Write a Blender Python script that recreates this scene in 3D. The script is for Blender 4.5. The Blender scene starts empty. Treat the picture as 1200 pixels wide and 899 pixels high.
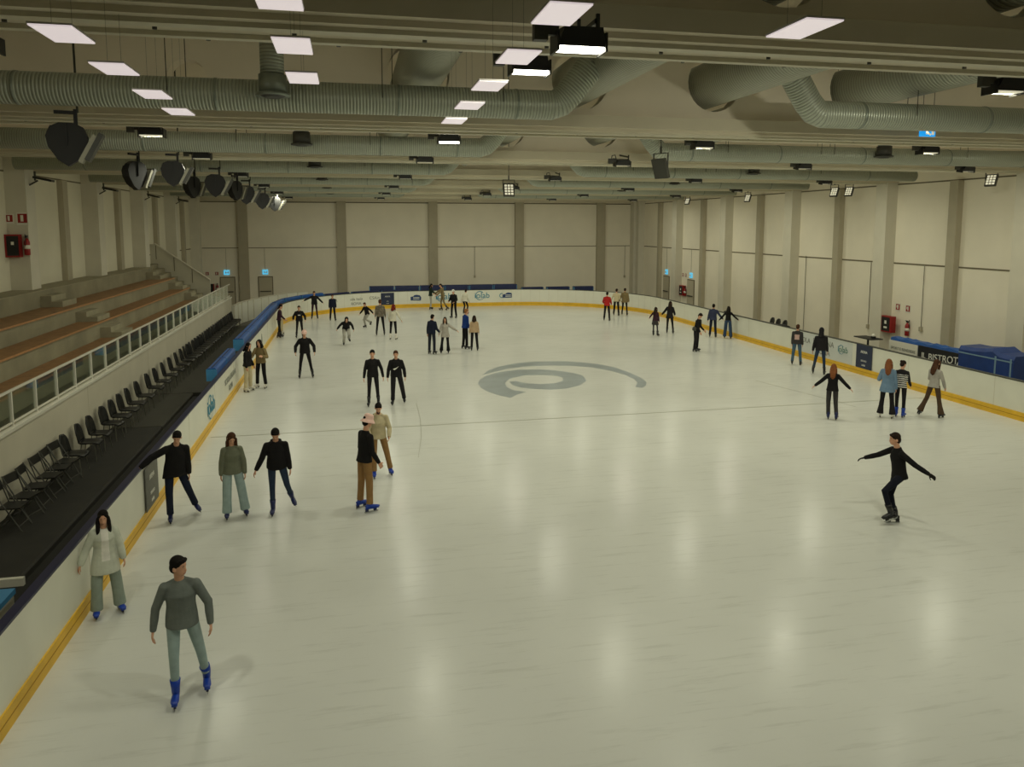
import bpy, bmesh, math, random
from mathutils import Vector, Matrix
from mathutils.geometry import tessellate_polygon
random.seed(7)
C = bpy.context.scene.collection
PI = math.pi
rad = math.radians

# ------------------------------------------------------------------ camera
F_PX, PY = 900.0, 365.0
CAM_H = 5.7
pitch = math.atan(100 / 900.0)
yaw = math.atan(191 / math.hypot(900, 100))
cd = bpy.data.cameras.new('camera')
cd.sensor_fit = 'HORIZONTAL'; cd.sensor_width = 36.0
cd.lens = F_PX / 1200 * 36.0
cd.shift_y = -(449.5 - PY) / 1200
cd.clip_end = 300
cam = bpy.data.objects.new('camera', cd); C.objects.link(cam)
cam.location = (0, 0, CAM_H)
cam.rotation_euler = (PI / 2 - pitch, 0, -yaw)
bpy.context.scene.camera = cam

# ------------------------------------------------------------------ exposure, world
sc = bpy.context.scene
sc.view_settings.view_transform = 'Standard'
sc.view_settings.look = 'None'
sc.view_settings.exposure = 0.0
sc.view_settings.gamma = 1.0
sc.view_settings.use_curve_mapping = False
sc.cycles.use_denoising = True
sc.cycles.max_bounces = 8
sc.cycles.diffuse_bounces = 6
sc.cycles.sample_clamp_indirect = 4.0
w = bpy.data.worlds.new('world'); sc.world = w; w.use_nodes = True
w.node_tree.nodes['Background'].inputs[0].default_value = (0.8, 0.85, 0.7, 1)
w.node_tree.nodes['Background'].inputs[1].default_value = 0.05

LAMP_COL = (1.0, 0.985, 0.77)
LAMP_W = 95.0
LX = (2.0, 7.5, 13.1, 18.7)
LX_POWER = (.85, .82, .82, .85)
LY = (6.6, 15.6, 20.6, 27.8, 35.0, 42.2, 49.15)

def lamp_light(x, y, z, k, sx=.34, sy=.16, tilt=8):
    l = bpy.data.lights.new('flood_beam', 'AREA'); l.shape = 'RECTANGLE'
    l.size = sx; l.size_y = sy; l.energy = LAMP_W * k; l.color = LAMP_COL; l.spread = rad(178)
    o = bpy.data.objects.new('flood_beam', l); C.objects.link(o); o.location = (x, y, z)
    o.rotation_euler = (rad(tilt), 0, 0)
    return o

# ------------------------------------------------------------------ materials
def lin(c):
    return tuple(((v / 255) / 12.92 if v / 255 <= .04045 else ((v / 255 + .055) / 1.055) ** 2.4) for v in c[:3]) + (1,)
MATS = {}
def mat(name, col, rough=.6, metal=0., noise=0., nscale=8., bump=0., bscale=60., spec=.5, coat=0., emit=None, estr=0.):
    if name in MATS: return MATS[name]
    m = bpy.data.materials.new(name); m.use_nodes = True
    nt = m.node_tree; b = nt.nodes['Principled BSDF']
    c = lin(col)
    b.inputs['Base Color'].default_value = c
    b.inputs['Roughness'].default_value = rough; b.inputs['Metallic'].default_value = metal
    b.inputs['Specular IOR Level'].default_value = spec; b.inputs['Coat Weight'].default_value = coat
    tc = nt.nodes.new('ShaderNodeTexCoord')
    if noise:
        n = nt.nodes.new('ShaderNodeTexNoise'); n.inputs['Scale'].default_value = nscale; n.inputs['Detail'].default_value = 5
        nt.links.new(tc.outputs['Object'], n.inputs['Vector'])
        r = nt.nodes.new('ShaderNodeValToRGB')
        r.color_ramp.elements[0].position = .3; r.color_ramp.elements[1].position = .7
        r.color_ramp.elements[0].color = tuple(v * (1 - noise) for v in c[:3]) + (1,)
        r.color_ramp.elements[1].color = tuple(min(1, v * (1 + noise * .5)) for v in c[:3]) + (1,)
        nt.links.new(n.outputs['Fac'], r.inputs['Fac']); nt.links.new(r.outputs['Color'], b.inputs['Base Color'])
    if bump:
        n2 = nt.nodes.new('ShaderNodeTexNoise'); n2.inputs['Scale'].default_value = bscale; n2.inputs['Detail'].default_value = 3
        nt.links.new(tc.outputs['Object'], n2.inputs['Vector'])
        bp = nt.nodes.new('ShaderNodeBump'); bp.inputs['Strength'].default_value = bump; bp.inputs['Distance'].default_value = .01
        nt.links.new(n2.outputs['Fac'], bp.inputs['Height']); nt.links.new(bp.outputs['Normal'], b.inputs['Normal'])
    if emit:
        b.inputs['Emission Color'].default_value = lin(emit); b.inputs['Emission Strength'].default_value = estr
    MATS[name] = m
    return m

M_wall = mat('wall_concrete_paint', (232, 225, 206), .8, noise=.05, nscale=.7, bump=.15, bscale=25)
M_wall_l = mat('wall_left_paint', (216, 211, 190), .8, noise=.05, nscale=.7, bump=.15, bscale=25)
M_pillar = mat('pillar_paint', (206, 201, 184), .75, noise=.04, nscale=2)
M_pillar_d = mat('pillar_grey_paint', (172, 164, 142), .75, noise=.05, nscale=2)
M_joint = mat('joint_seal', (112, 104, 84), .9)
M_beam = mat('beam_concrete', (214, 206, 184), .75, noise=.05, nscale=1.2)
M_beam2 = mat('beam_web_concrete', (240, 230, 212), .85, noise=.06, nscale=.8)
M_rail_w = mat('beam_trunking', (205, 200, 178), .45, noise=.03)
M_roof = mat('roof_panel', (240, 234, 220), .85)
M_dark = mat('black_metal', (22, 22, 20), .45, noise=.2, nscale=6)
M_dark2 = mat('dark_grey_metal', (60, 60, 54), .5)
M_silver = mat('brushed_reflector', (200, 200, 190), .3, metal=.9)
M_flap = mat('dull_reflector', (150, 148, 132), .5, metal=.3)
M_galv = mat('galvanised_end', (140, 148, 138), .42, metal=.6, noise=.12, nscale=5)
M_cable = mat('steel_cable', (60, 58, 50), .5, metal=.5)
M_hole = mat('hole_rim_paint', (120, 108, 90), .9)
M_rubber = mat('black_rubber_floor', (34, 33, 28), .75, noise=.3, nscale=3, bump=.2)
M_rubber2 = mat('rubber_mat_and_shade', (56, 55, 46), .7, noise=.2, nscale=4, bump=.2)
M_floor = mat('concrete_floor_paint', (92, 90, 80), .7, noise=.15, nscale=1.5)
M_board = mat('white_board_panel', (226, 226, 212), .38, noise=.05, nscale=1.3, coat=.1)
M_yellow = mat('yellow_kick_plate', (230, 184, 46), .45, noise=.12, nscale=3)
M_yellow2 = mat('worn_yellow_groove', (176, 128, 18), .6)
M_navy = mat('navy_cap', (26, 28, 62), .4)
M_cap = mat('grey_cap', (70, 72, 66), .5)
M_blue = mat('blue_vinyl', (28, 84, 158), .45, noise=.12, nscale=4, bump=.3, bscale=8)
M_blue_d = mat('dark_blue_vinyl', (26, 38, 82), .5, noise=.15, nscale=4)
M_blue_l = mat('light_blue_vinyl', (70, 140, 190), .4, noise=.1, nscale=5)
M_tier = mat('bleacher_concrete', (142, 136, 112), .85, noise=.22, nscale=1.1, bump=.3, bscale=12)
M_wood = mat('bench_wood', (142, 106, 68), .55, noise=.3, nscale=5)
M_step = mat('step_concrete', (150, 144, 120), .8, noise=.15, nscale=3)
M_white = mat('white_steel', (215, 213, 200), .4)
M_lowwall = mat('white_parapet', (196, 191, 172), .7, noise=.06, nscale=1.2)
M_chair = mat('black_plastic_seat', (20, 20, 18), .42)
M_leg = mat('chrome_chair_leg', (120, 120, 110), .35, metal=.7)
M_red = mat('red_paint', (146, 26, 26), .4)
M_black = mat('matt_black', (16, 16, 16), .6)
M_signw = mat('sign_white', (220, 218, 205), .5)
M_navyp = mat('navy_poster', (34, 44, 72), .5, noise=.15, nscale=14)
M_grayp = mat('grey_poster', (92, 92, 82), .5, noise=.15, nscale=14)
M_teal = mat('teal_print', (46, 132, 160), .5)
M_navyprint = mat('navy_print', (34, 62, 110), .5)
M_greyprint = mat('grey_print', (130, 132, 124), .5)
M_whiteprint = mat('white_print', (225, 225, 215), .5)
M_door = mat('door_paint', (178, 170, 148), .6)
M_frame = mat('door_frame_paint', (112, 104, 84), .6)
M_led = mat('led_strip', (255, 255, 245), .4, emit=(255, 250, 232), estr=14)
M_led_dim = mat('led_dim', (235, 232, 215), .3, emit=(255, 248, 215), estr=.45)
M_refl = mat('lamp_reflection_face', (240, 236, 240), .4, emit=(238, 224, 226), estr=.62)  # glow of lamps mirrored in the window pane, put on panel faces
M_refl_w = mat('lamp_reflection_frame', (190, 186, 184), .5)
M_exit = mat('exit_sign_face', (70, 160, 190), .4, emit=(90, 190, 230), estr=.8)
M_exit_refl = mat('exit_reflection_face', (20, 130, 200), .4, emit=(30, 150, 225), estr=1.0)  # glow of the exit sign mirrored in the window pane
M_logo = mat('ice_logo_paint', (152, 162, 166), .3, noise=.16, nscale=1.6)
M_line = mat('ice_line_paint', (165, 166, 154), .3)

def glass_mat():
    m = bpy.data.materials.new('clear_glass'); m.use_nodes = True; nt = m.node_tree
    for n in list(nt.nodes): nt.nodes.remove(n)
    o = nt.nodes.new('ShaderNodeOutputMaterial'); mx = nt.nodes.new('ShaderNodeMixShader')
    t = nt.nodes.new('ShaderNodeBsdfTransparent'); g = nt.nodes.new('ShaderNodeBsdfGlossy'); lw = nt.nodes.new('ShaderNodeLayerWeight'); lw.inputs[0].default_value = .5
    f = nt.nodes.new('ShaderNodeMath'); f.operation = 'POWER'; f.inputs[1].default_value = 2.2; nt.links.new(lw.outputs['Facing'], f.inputs[0])
    g.inputs['Roughness'].default_value = .03
    t.inputs[0].default_value = (.93, .97, .95, 1); g.inputs[0].default_value = (.9, .95, .92, 1)
    nt.links.new(f.outputs[0], mx.inputs[0]); nt.links.new(t.outputs[0], mx.inputs[1]); nt.links.new(g.outputs[0], mx.inputs[2])
    nt.links.new(mx.outputs[0], o.inputs[0]); return m
M_glass = glass_mat()

def duct_mat(name, base, along='X', pitch_m=.085):
    """spiral-seam galvanised duct: rings across the duct's own axis"""
    m = bpy.data.materials.new(name); m.use_nodes = True; nt = m.node_tree; b = nt.nodes['Principled BSDF']
    b.inputs['Metallic'].default_value = .3; b.inputs['Roughness'].default_value = .4
    uv = nt.nodes.new('ShaderNodeUVMap'); wv = nt.nodes.new('ShaderNodeTexWave')
    wv.wave_type = 'BANDS'; wv.bands_direction = 'X'; wv.inputs['Scale'].default_value = 1 / pitch_m / 3.1831 * PI / PI
    wv.inputs['Distortion'].default_value = 0
    nt.links.new(uv.outputs['UV'], wv.inputs['Vector'])
    r = nt.nodes.new('ShaderNodeValToRGB'); c = lin(base)
    r.color_ramp.elements[0].position = .0; r.color_ramp.elements[0].color = tuple(v * .6 for v in c[:3]) + (1,)
    r.color_ramp.elements[1].position = .35; r.color_ramp.elements[1].color = c
    nt.links.new(wv.outputs['Fac'], r.inputs['Fac'])
    n = nt.nodes.new('ShaderNodeTexNoise'); n.inputs['Scale'].default_value = 2.0
    mx = nt.nodes.new('ShaderNodeMixRGB'); mx.blend_type = 'MULTIPLY'; mx.inputs[0].default_value = .35
    nt.links.new(r.outputs['Color'], mx.inputs[1]); nt.links.new(n.outputs['Fac'], mx.inputs[2])
    nt.links.new(mx.outputs[0], b.inputs['Base Color'])
    bp = nt.nodes.new('ShaderNodeBump'); bp.inputs['Strength'].default_value = .5; bp.inputs['Distance'].default_value = .02
    nt.links.new(wv.outputs['Fac'], bp.inputs['Height']); nt.links.new(bp.outputs['Normal'], b.inputs['Normal'])
    return m
M_duct = duct_mat('spiral_duct', (186, 192, 176), pitch_m=.05)
M_duct_l = duct_mat('spiral_duct_large', (182, 184, 166), pitch_m=.075)

def ice_mat():
    m = bpy.data.materials.new('rink_ice'); m.use_nodes = True; nt = m.node_tree; b = nt.nodes['Principled BSDF']
    b.inputs['Roughness'].default_value = .16; b.inputs['IOR'].default_value = 1.31
    b.inputs['Specular IOR Level'].default_value = .3
    tc = nt.nodes.new('ShaderNodeTexCoord')
    n = nt.nodes.new('ShaderNodeTexNoise'); n.inputs['Scale'].default_value = .35; n.inputs['Detail'].default_value = 6
    nt.links.new(tc.outputs['Object'], n.inputs['Vector'])
    r = nt.nodes.new('ShaderNodeValToRGB'); r.color_ramp.elements[0].position = .35; r.color_ramp.elements[1].position = .7
    r.color_ramp.elements[0].color = lin((211, 213, 208)); r.color_ramp.elements[1].color = lin((219, 221, 216))
    nt.links.new(n.outputs['Fac'], r.inputs['Fac'])
    # skate scratches: stretched noise, thresholded to thin pale and dark marks
    mp = nt.nodes.new('ShaderNodeMapping'); mp.inputs['Scale'].default_value = (.5, 5.0, 1); mp.inputs['Rotation'].default_value = (0, 0, .25)
    n2 = nt.nodes.new('ShaderNodeTexNoise'); n2.inputs['Scale'].default_value = 1.6; n2.inputs['Detail'].default_value = 8; n2.inputs['Roughness'].default_value = .7
    nt.links.new(tc.outputs['Object'], mp.inputs['Vector']); nt.links.new(mp.outputs['Vector'], n2.inputs['Vector'])
    r2 = nt.nodes.new('ShaderNodeValToRGB'); r2.color_ramp.elements[0].position = .36; r2.color_ramp.elements[1].position = .46
    r2.color_ramp.elements[0].color = (.86, .86, .85, 1); r2.color_ramp.elements[1].color = (1, 1, 1, 1)
    nt.links.new(n2.outputs['Fac'], r2.inputs['Fac'])
    mx = nt.nodes.new('ShaderNodeMixRGB'); mx.blend_type = 'MULTIPLY'; mx.inputs[0].default_value = .7
    nt.links.new(r.outputs['Color'], mx.inputs[1]); nt.links.new(r2.outputs['Color'], mx.inputs[2])
    nt.links.new(mx.outputs[0], b.inputs['Base Color'])
    r3 = nt.nodes.new('ShaderNodeMapRange'); r3.inputs[3].default_value = .13; r3.inputs[4].default_value = .3
    nt.links.new(n2.outputs['Fac'], r3.inputs[0]); nt.links.new(r3.outputs[0], b.inputs['Roughness'])
    bp = nt.nodes.new('ShaderNodeBump'); bp.inputs['Strength'].default_value = .12; bp.inputs['Distance'].default_value = .02
    n3 = nt.nodes.new('ShaderNodeTexNoise'); n3.inputs['Scale'].default_value = 5; n3.inputs['Detail'].default_value = 4
    nt.links.new(tc.outputs['Object'], n3.inputs['Vector'])
    nt.links.new(n3.outputs['Fac'], bp.inputs['Height']); nt.links.new(bp.outputs['Normal'], b.inputs['Normal'])
    return m
M_ice = ice_mat()

# ------------------------------------------------------------------ mesh helpers
class MB:
    def __init__(s): s.v = []; s.f = []; s.uv = {}; s.mi = []; s.m = 0
    def add(s, vs, fs, uvs=None):
        o = len(s.v); s.v += [tuple(p) for p in vs]
        for i, f in enumerate(fs):
            if uvs: s.uv[len(s.f)] = uvs[i]
            s.f.append([o + k for k in f]); s.mi.append(s.m)
    def box(s, x0, x1, y0, y1, z0, z1):
        vs = [(x, y, z) for z in (z0, z1) for y in (y0, y1) for x in (x0, x1)]
        s.add(vs, [(0, 2, 3, 1), (4, 5, 7, 6), (0, 1, 5, 4), (2, 6, 7, 3), (0, 4, 6, 2), (1, 3, 7, 5)]); return s
    def obox(s, c, size, rot=None):
        """box centred at c, half sizes size/2, rotated by Matrix rot"""
        R = rot or Matrix.Identity(3); c = Vector(c)
        vs = [c + R @ Vector((sx * size[0] / 2, sy * size[1] / 2, sz * size[2] / 2)) for sz in (-1, 1) for sy in (-1, 1) for sx in (-1, 1)]
        s.add(vs, [(0, 2, 3, 1), (4, 5, 7, 6), (0, 1, 5, 4), (2, 6, 7, 3), (0, 4, 6, 2), (1, 3, 7, 5)]); return s
    def loft(s, pts, ra, rb=None, side=None, seg=16, cap=True):
        """closed tube through pts; ra radius across 'side', rb the other way; uv x runs along the length"""
        pts = [Vector(p) for p in pts]; n = len(pts)
        ra = [ra] * n if isinstance(ra, (int, float)) else ra
        rb = ra if rb is None else ([rb] * n if isinstance(rb, (int, float)) else rb)
        vs = []; L = 0; ls = []; A = None
        for i in range(n):
            t = (pts[min(i + 1, n - 1)] - pts[max(i - 1, 0)]).normalized()
            if side is not None: A = Vector(side); A = (A - t * A.dot(t))
            elif A is None: A = t.orthogonal()
            else: A = A - t * A.dot(t)
            A = A.normalized(); B = t.cross(A)
            k = 1.0
            if side is None and 0 < i < n - 1:
                a = (pts[i] - pts[i - 1]).normalized().dot((pts[i + 1] - pts[i]).normalized())
                k = 1 / max(.5, math.sqrt((1 + a) / 2)) ** .5
            if i: L += (pts[i] - pts[i - 1]).length
            ls.append(L)
            for j in range(seg):
                th = 2 * PI * j / seg
                vs.append(pts[i] + A * (math.cos(th) * ra[i] * k) + B * (math.sin(th) * rb[i] * k))
        fs = []; uvs = []
        for i in range(n - 1):
            for j in range(seg):
                k2 = (j + 1) % seg
                fs.append((i * seg + j, i * seg + k2, (i + 1) * seg + k2, (i + 1) * seg + j))
                uvs.append(((ls[i], j / seg), (ls[i], (j + 1) / seg), (ls[i + 1], (j + 1) / seg), (ls[i + 1], j / seg)))
        if cap:
            fs.append(tuple(range(seg - 1, -1, -1))); uvs.append([(0, 0)] * seg)
            fs.append(tuple(range((n - 1) * seg, n * seg))); uvs.append([(0, 0)] * seg)
        s.add(vs, fs, uvs); return s
    def cap(s, p0, r0, p1, r1, seg=14, flat=1.0, side=None):
        """tapered capsule with round ends"""
        p0 = Vector(p0); p1 = Vector(p1); d = (p1 - p0)
        if d.length < 1e-6: d = Vector((0, 0, 1e-4))
        u = d.normalized(); P = []; R = []
        for a in (80, 50, 25): P.append(p0 - u * r0 * math.sin(rad(a))); R.append(r0 * math.cos(rad(a)))
        P += [p0, p1]; R += [r0, r1]
        for a in (25, 50, 80): P.append(p1 + u * r1 * math.sin(rad(a))); R.append(r1 * math.cos(rad(a)))
        if side is None: side = u.orthogonal()
        s.loft(P, R, [r * flat for r in R], side=side, seg=seg); return s
    def ell(s, c, r, rot=None, seg=16, rings=10):
        R = rot or Matrix.Identity(3); c = Vector(c); vs = []; fs = []
        for i in range(1, rings):
            a = PI * i / rings
            for j in range(seg):
                b = 2 * PI * j / seg
                vs.append(c + R @ Vector((r[0] * math.sin(a) * math.cos(b), r[1] * math.sin(a) * math.sin(b), -r[2] * math.cos(a))))
        for i in range(rings - 2):
            for j in range(seg):
                k = (j + 1) % seg; fs.append((i * seg + j, i * seg + k, (i + 1) * seg + k, (i + 1) * seg + j))
        b0 = len(vs); vs.append(c + R @ Vector((0, 0, -r[2]))); vs.append(c + R @ Vector((0, 0, r[2])))
        for j in range(seg):
            k = (j + 1) % seg; fs.append((b0, k, j)); fs.append((b0 + 1, (rings - 2) * seg + j, (rings - 2) * seg + k))
        s.add(vs, fs); return s
    def prism(s, poly, axis, a, b):
        """polygon (2D, other two axes in order) extruded along axis from a to b"""
        def P(q, t):
            q = list(q); q.insert(axis, t); return tuple(q)
        n = len(poly); vs = [P(q, a) for q in poly] + [P(q, b) for q in poly]
        fs = [tuple(range(n)), tuple(range(2 * n - 1, n - 1, -1))]
        fs += [(i, i + n, (i + 1) % n + n, (i + 1) % n) for i in range(n)]
        s.add(vs, fs); return s
    def mesh(s, name='mesh', smooth=False, fix=True):
        me = bpy.data.meshes.new(name); me.from_pydata(s.v, [], s.f)
        if s.uv:
            ul = me.uv_layers.new(name='UVMap')
            for p in me.polygons:
                u = s.uv.get(p.index)
                if u:
                    for k, li in enumerate(p.loop_indices): ul.data[li].uv = u[k]
        me.polygons.foreach_set('material_index', s.mi)
        if fix:
            bm = bmesh.new(); bm.from_mesh(me); bmesh.ops.recalc_face_normals(bm, faces=bm.faces); bm.to_mesh(me); bm.free()
        if smooth: me.polygons.foreach_set('use_smooth', [True] * len(me.polygons))
        return me
    def build(s, name, m, parent=None, smooth=False, loc=None):
        me = s.mesh(name, smooth)
        for q in (m if isinstance(m, (list, tuple)) else [m]): me.materials.append(q)
        o = bpy.data.objects.new(name, me); C.objects.link(o)
        if parent: o.parent = parent
        if loc: o.location = loc
        if smooth == 'auto':
            pass
        return o

def tag(o, label=None, cat=None, group=None, kind=None):
    if label: o['label'] = label
    if cat: o['category'] = cat
    if group: o['group'] = group
    if kind: o['kind'] = kind
    return o
def empty(name, loc, label, cat, group=None, rz=0):
    o = bpy.data.objects.new(name, None); C.objects.link(o); o.location = loc; o.rotation_euler = (0, 0, rz)
    o.empty_display_size = .2
    return tag(o, label, cat, group)
def copy_tree(o, parent=None):
    c = o.copy(); C.objects.link(c); c.parent = parent
    for ch in list(o.children): copy_tree(ch, c)
    return c
def struct(o, label=None): 
    o['kind'] = 'structure'
    if label: o['label'] = label
    return o
ORD = ['first', 'second', 'third', 'fourth', 'fifth', 'sixth', 'seventh', 'eighth', 'ninth', 'tenth', 'eleventh', 'twelfth',
       'thirteenth', 'fourteenth', 'fifteenth', 'sixteenth', 'seventeenth', 'eighteenth', 'nineteenth', 'twentieth']
def ordn(i):
    if i < 20: return ORD[i]
    t = {20: 'twenty', 30: 'thirty', 40: 'forty'}[(i + 1) // 10 * 10]
    return t + '-' + ORD[(i + 1) % 10 - 1] if (i + 1) % 10 else {30: 'thirtieth', 40: 'fortieth'}[i + 1]
def text_obj(name, s, m, parent, mat4, size, sx=1.0, ext=.004):
    """lettering as a mesh; mat4 places text plane (x right, y up)"""
    cu = bpy.data.curves.new('t', 'FONT'); cu.body = s; cu.size = size; cu.align_x = 'CENTER'; cu.align_y = 'CENTER'; cu.extrude = ext
    to = bpy.data.objects.new('t', cu); C.objects.link(to)
    dg = bpy.context.evaluated_depsgraph_get(); me = bpy.data.meshes.new_from_object(to.evaluated_get(dg))
    bpy.data.objects.remove(to)
    me.transform(Matrix.Diagonal((sx, 1, 1, 1))); me.transform(mat4); me.materials.clear(); me.materials.append(m)
    o = bpy.data.objects.new(name, me); C.objects.link(o); o.parent = parent; return o
def plane_mat(origin, right, up):
    r = Vector(right).normalized(); u = Vector(up).normalized(); n = r.cross(u)
    M = Matrix((r, u, n)).transposed().to_4x4(); M.translation = Vector(origin); return M

XL, XR, YB = -10.6, 22.5, 58.0
ZROOF = 10.6
# ------------------------------------------------------------------ setting: floors
struct(MB().box(XL - .3, XR + .3, -6, YB + .3, -.3, -.03).build('floor', M_floor))
BX0, BX1 = -3.93, 19.2
R_C, YC, YE = 8.5, 45.5, 54.0
def rink_path(off=0.0, y0=1.0, n=14):
    """board line, offset outward by off: left side, far end, right side"""
    L = [(BX0 - off, y0 + (YC - y0) * i / 12) for i in range(13)]
    a = [(BX0 + R_C - (R_C + off) * math.cos(t), YC + (R_C + off) * math.sin(t)) for t in [PI / 2 * i / n for i in range(n + 1)]]
    b = [(BX1 - R_C + (R_C + off) * math.sin(t), YC + (R_C + off) * math.cos(t)) for t in [PI / 2 * i / n for i in range(n + 1)]]
    R = [(BX1 + off, YC - (YC - y0) * i / 12) for i in range(13)]
    return L, a + b, R
L_, E_, R_ = rink_path(.04)
ice_poly = [p for p in L_[:-1] + E_ + R_[1:]]
mb = MB(); n = len(ice_poly)
mb.add([(x, y, 0) for x, y in ice_poly] + [(x, y, -.025) for x, y in ice_poly],
       [tuple(range(n - 1, -1, -1)), tuple(range(n, 2 * n))] + [(i, (i + 1) % n, (i + 1) % n + n, i + n) for i in range(n)])
ice = mb.build('ice_floor', M_ice); tag(ice, 'smooth pale ice sheet of the skating rink', kind='structure')

# ice logo (painted under the ice), world outlines
def flat(name, polys, m, z=.003, label=None, cat=None):
    b = bmesh.new()
    for P in polys:
        lo = [b.verts.new((x, y, .0005)) for x, y in P]; f = b.faces.new(lo)
        r = bmesh.ops.extrude_face_region(b, geom=[f])
        for v in [g for g in r['geom'] if isinstance(g, bmesh.types.BMVert)]: v.co.z = z
    bmesh.ops.recalc_face_normals(b, faces=b.faces)
    bmesh.ops.triangulate(b, faces=b.faces)
    me = bpy.data.meshes.new(name); b.to_mesh(me); b.free(); me.materials.append(m)
    o = bpy.data.objects.new(name, me); C.objects.link(o)
    if label: tag(o, label, cat)
    return o
LOGO = ([(4.91, 28.74), (5.23, 29.53), (5.83, 30.31), (6.65, 30.92), (7.59, 31.17), (8.76, 31.01), (9.45, 30.59), (10.0, 30.03), (10.42, 29.17), (10.61, 28.0), (10.66, 26.94), (10.56, 26.11), (10.3, 25.56), (10.06, 25.22), (9.87, 25.46), (10.2, 26.09), (10.33, 26.76), (10.27, 27.69), (10.03, 28.52), (9.54, 29.36), (8.84, 29.89), (7.9, 30.17), (6.96, 30.16), (6.12, 29.83), (5.39, 29.18)],
        [(4.47, 27.19), (4.65, 27.85), (4.98, 28.5), (5.6, 29.14), (6.42, 29.48), (7.32, 29.41), (7.91, 29.05), (7.25, 28.25), (6.46, 28.34), (5.78, 27.82), (5.45, 27.09), (5.37, 26.34), (5.48, 25.78), (5.85, 25.42), (5.46, 25.09), (5.16, 24.63), (4.83, 25.1), (4.56, 25.76), (4.45, 26.47)],
        [(5.66, 27.28), (5.64, 26.68), (5.84, 26.18), (6.23, 25.84), (6.77, 25.6), (7.4, 25.69), (8.01, 26.11), (8.51, 26.89), (8.63, 27.81), (8.42, 28.46), (7.91, 29.01), (7.24, 28.22), (7.63, 28.02), (7.79, 27.62), (7.65, 27.07), (7.26, 26.67), (6.68, 26.59), (6.19, 26.83), (5.91, 27.3)])
flat("ice_logo", LOGO, M_logo, label="large grey swirl emblem painted under the ice at the centre", cat="emblem")
for nm, x0, x1, y0, y1, lb in (('ice_line', -3.8, 19.1, 21.56, 21.62, 'thin grey line painted across the whole ice sheet'),):
    o = flat(nm, [[(x0, y0), (x1, y0 + .2), (x1, y1 + .2), (x0, y1)]], M_line, label=lb, cat='marking')

def ribbon(P, w_):
    L = []; Rr = []
    for i, p in enumerate(P):
        a = Vector(P[max(0, i - 1)]); b = Vector(P[min(len(P) - 1, i + 1)]); t = (b - a).normalized(); n = Vector((-t.y, t.x)) * w_ / 2
        L.append((p[0] + n.x, p[1] + n.y)); Rr.append((p[0] - n.x, p[1] - n.y))
    return L + Rr[::-1]
flat('ice_groove', [ribbon([(14.65, 25.6), (15.0, 24.0), (15.3, 22.7), (15.6, 21.1)], .025)], M_line, label='thin diagonal groove in the ice near the ginger haired skater', cat='marking')
flat('ice_groove', [ribbon([(2.0, 24.6), (1.95, 22.5), (1.8, 20.5), (1.55, 18.6)], .016)], M_line, label='faint long groove in the ice between the pair and the pink hat', cat='marking')
# ------------------------------------------------------------------ walls
def wall_x(name, x, sgn, m):
    """long side wall at x; inner face at x, panels with joints"""
    mb = MB(); mb.box(min(x, x + sgn * .3), max(x, x + sgn * .3), -6, YB + .3, -.3, ZROOF)
    return struct(mb.build(name, m))
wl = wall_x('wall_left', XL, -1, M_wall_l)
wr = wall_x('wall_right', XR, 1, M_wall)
wb = struct(MB().box(XL, XR, YB, YB + .3, -.3, ZROOF).build('wall_back', M_wall))
struct(MB().box(XL, XR, -6.3, -6, -.3, ZROOF).build('wall_front', M_wall))
struct(MB().box(XL - .3, XR + .3, -6.3, YB + .3, ZROOF, ZROOF + .2).build('ceiling', M_roof))
# horizontal panel joints (dark seal) as trims
struct(MB().box(XR - .015, XR + .01, 0, YB, 4.12, 4.18).box(XR - .015, XR + .01, 0, YB, 7.40, 7.45).build('trim_1', M_joint), 'dark horizontal panel joints on the right wall')
struct(MB().box(XL - .01, XL + .015, 42, YB, 4.12, 4.18).box(XL - .01, XL + .015, 0, YB, 7.40, 7.45).build('trim_2', M_joint), 'dark horizontal panel joints on the left wall')
struct(MB().box(XL, XR, YB - .015, YB + .01, 4.12, 4.17).box(XL, XR, YB - .015, YB + .01, 7.38, 7.46).build('trim_3', M_joint), 'dark horizontal panel joints on the back wall')
YP = [28.45 + 7.05 * k for k in range(-4, 5)]       # main pillars under the beams
for i, y in enumerate(YP):
    if y > 57: continue
    nth = 'pale square pillar on the %s wall, %s from the back corner'
    k = len([q for q in YP if q <= 57]) - 1 - i
    struct(MB().box(XR - .5, XR + .01, y, y + .7, -.03, 7.72).box(XR - .5, XR + .01, y, y + .7, 7.72, ZROOF).build('pillar', M_pillar), nth % ('right', ordn(k)))
    yl = 27.25 + 7.15 * (i - 4)
    struct(MB().box(XL - .01, XL + .6, yl, yl + .75, -.03, ZROOF).build('pillar', M_pillar), nth % ('left', ordn(k)))
    ym = y - 3.55
    if ym > 0:
        struct(MB().box(XR - .25, XR + .01, ym, ym + .42, -.03, 7.4).build('pillar', M_pillar_d), ('narrow grey pilaster on the right wall, %s from the back corner') % ordn(k))
        struct(MB().box(XL - .01, XL + .2, ym - .2, ym + .3, -.03, 7.4).build('pillar', M_pillar_d), ('narrow grey pilaster on the left wall, %s from the back corner') % ordn(k))
for i, x in enumerate((-7.42, -.54, 6.15, 12.77, 19.32)):
    struct(MB().box(x - .33, x + .33, YB - .3, YB + .01, -.03, 7.75).build('pillar', M_pillar_d), 'grey brown pillar on the back wall, %s from the bleacher side' % ORD[i])
struct(MB().box(XR - .7, XR + .01, YB - .8, YB + .01, -.03, 7.75).build('pillar', M_pillar), 'pale pillar in the far right corner')
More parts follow.
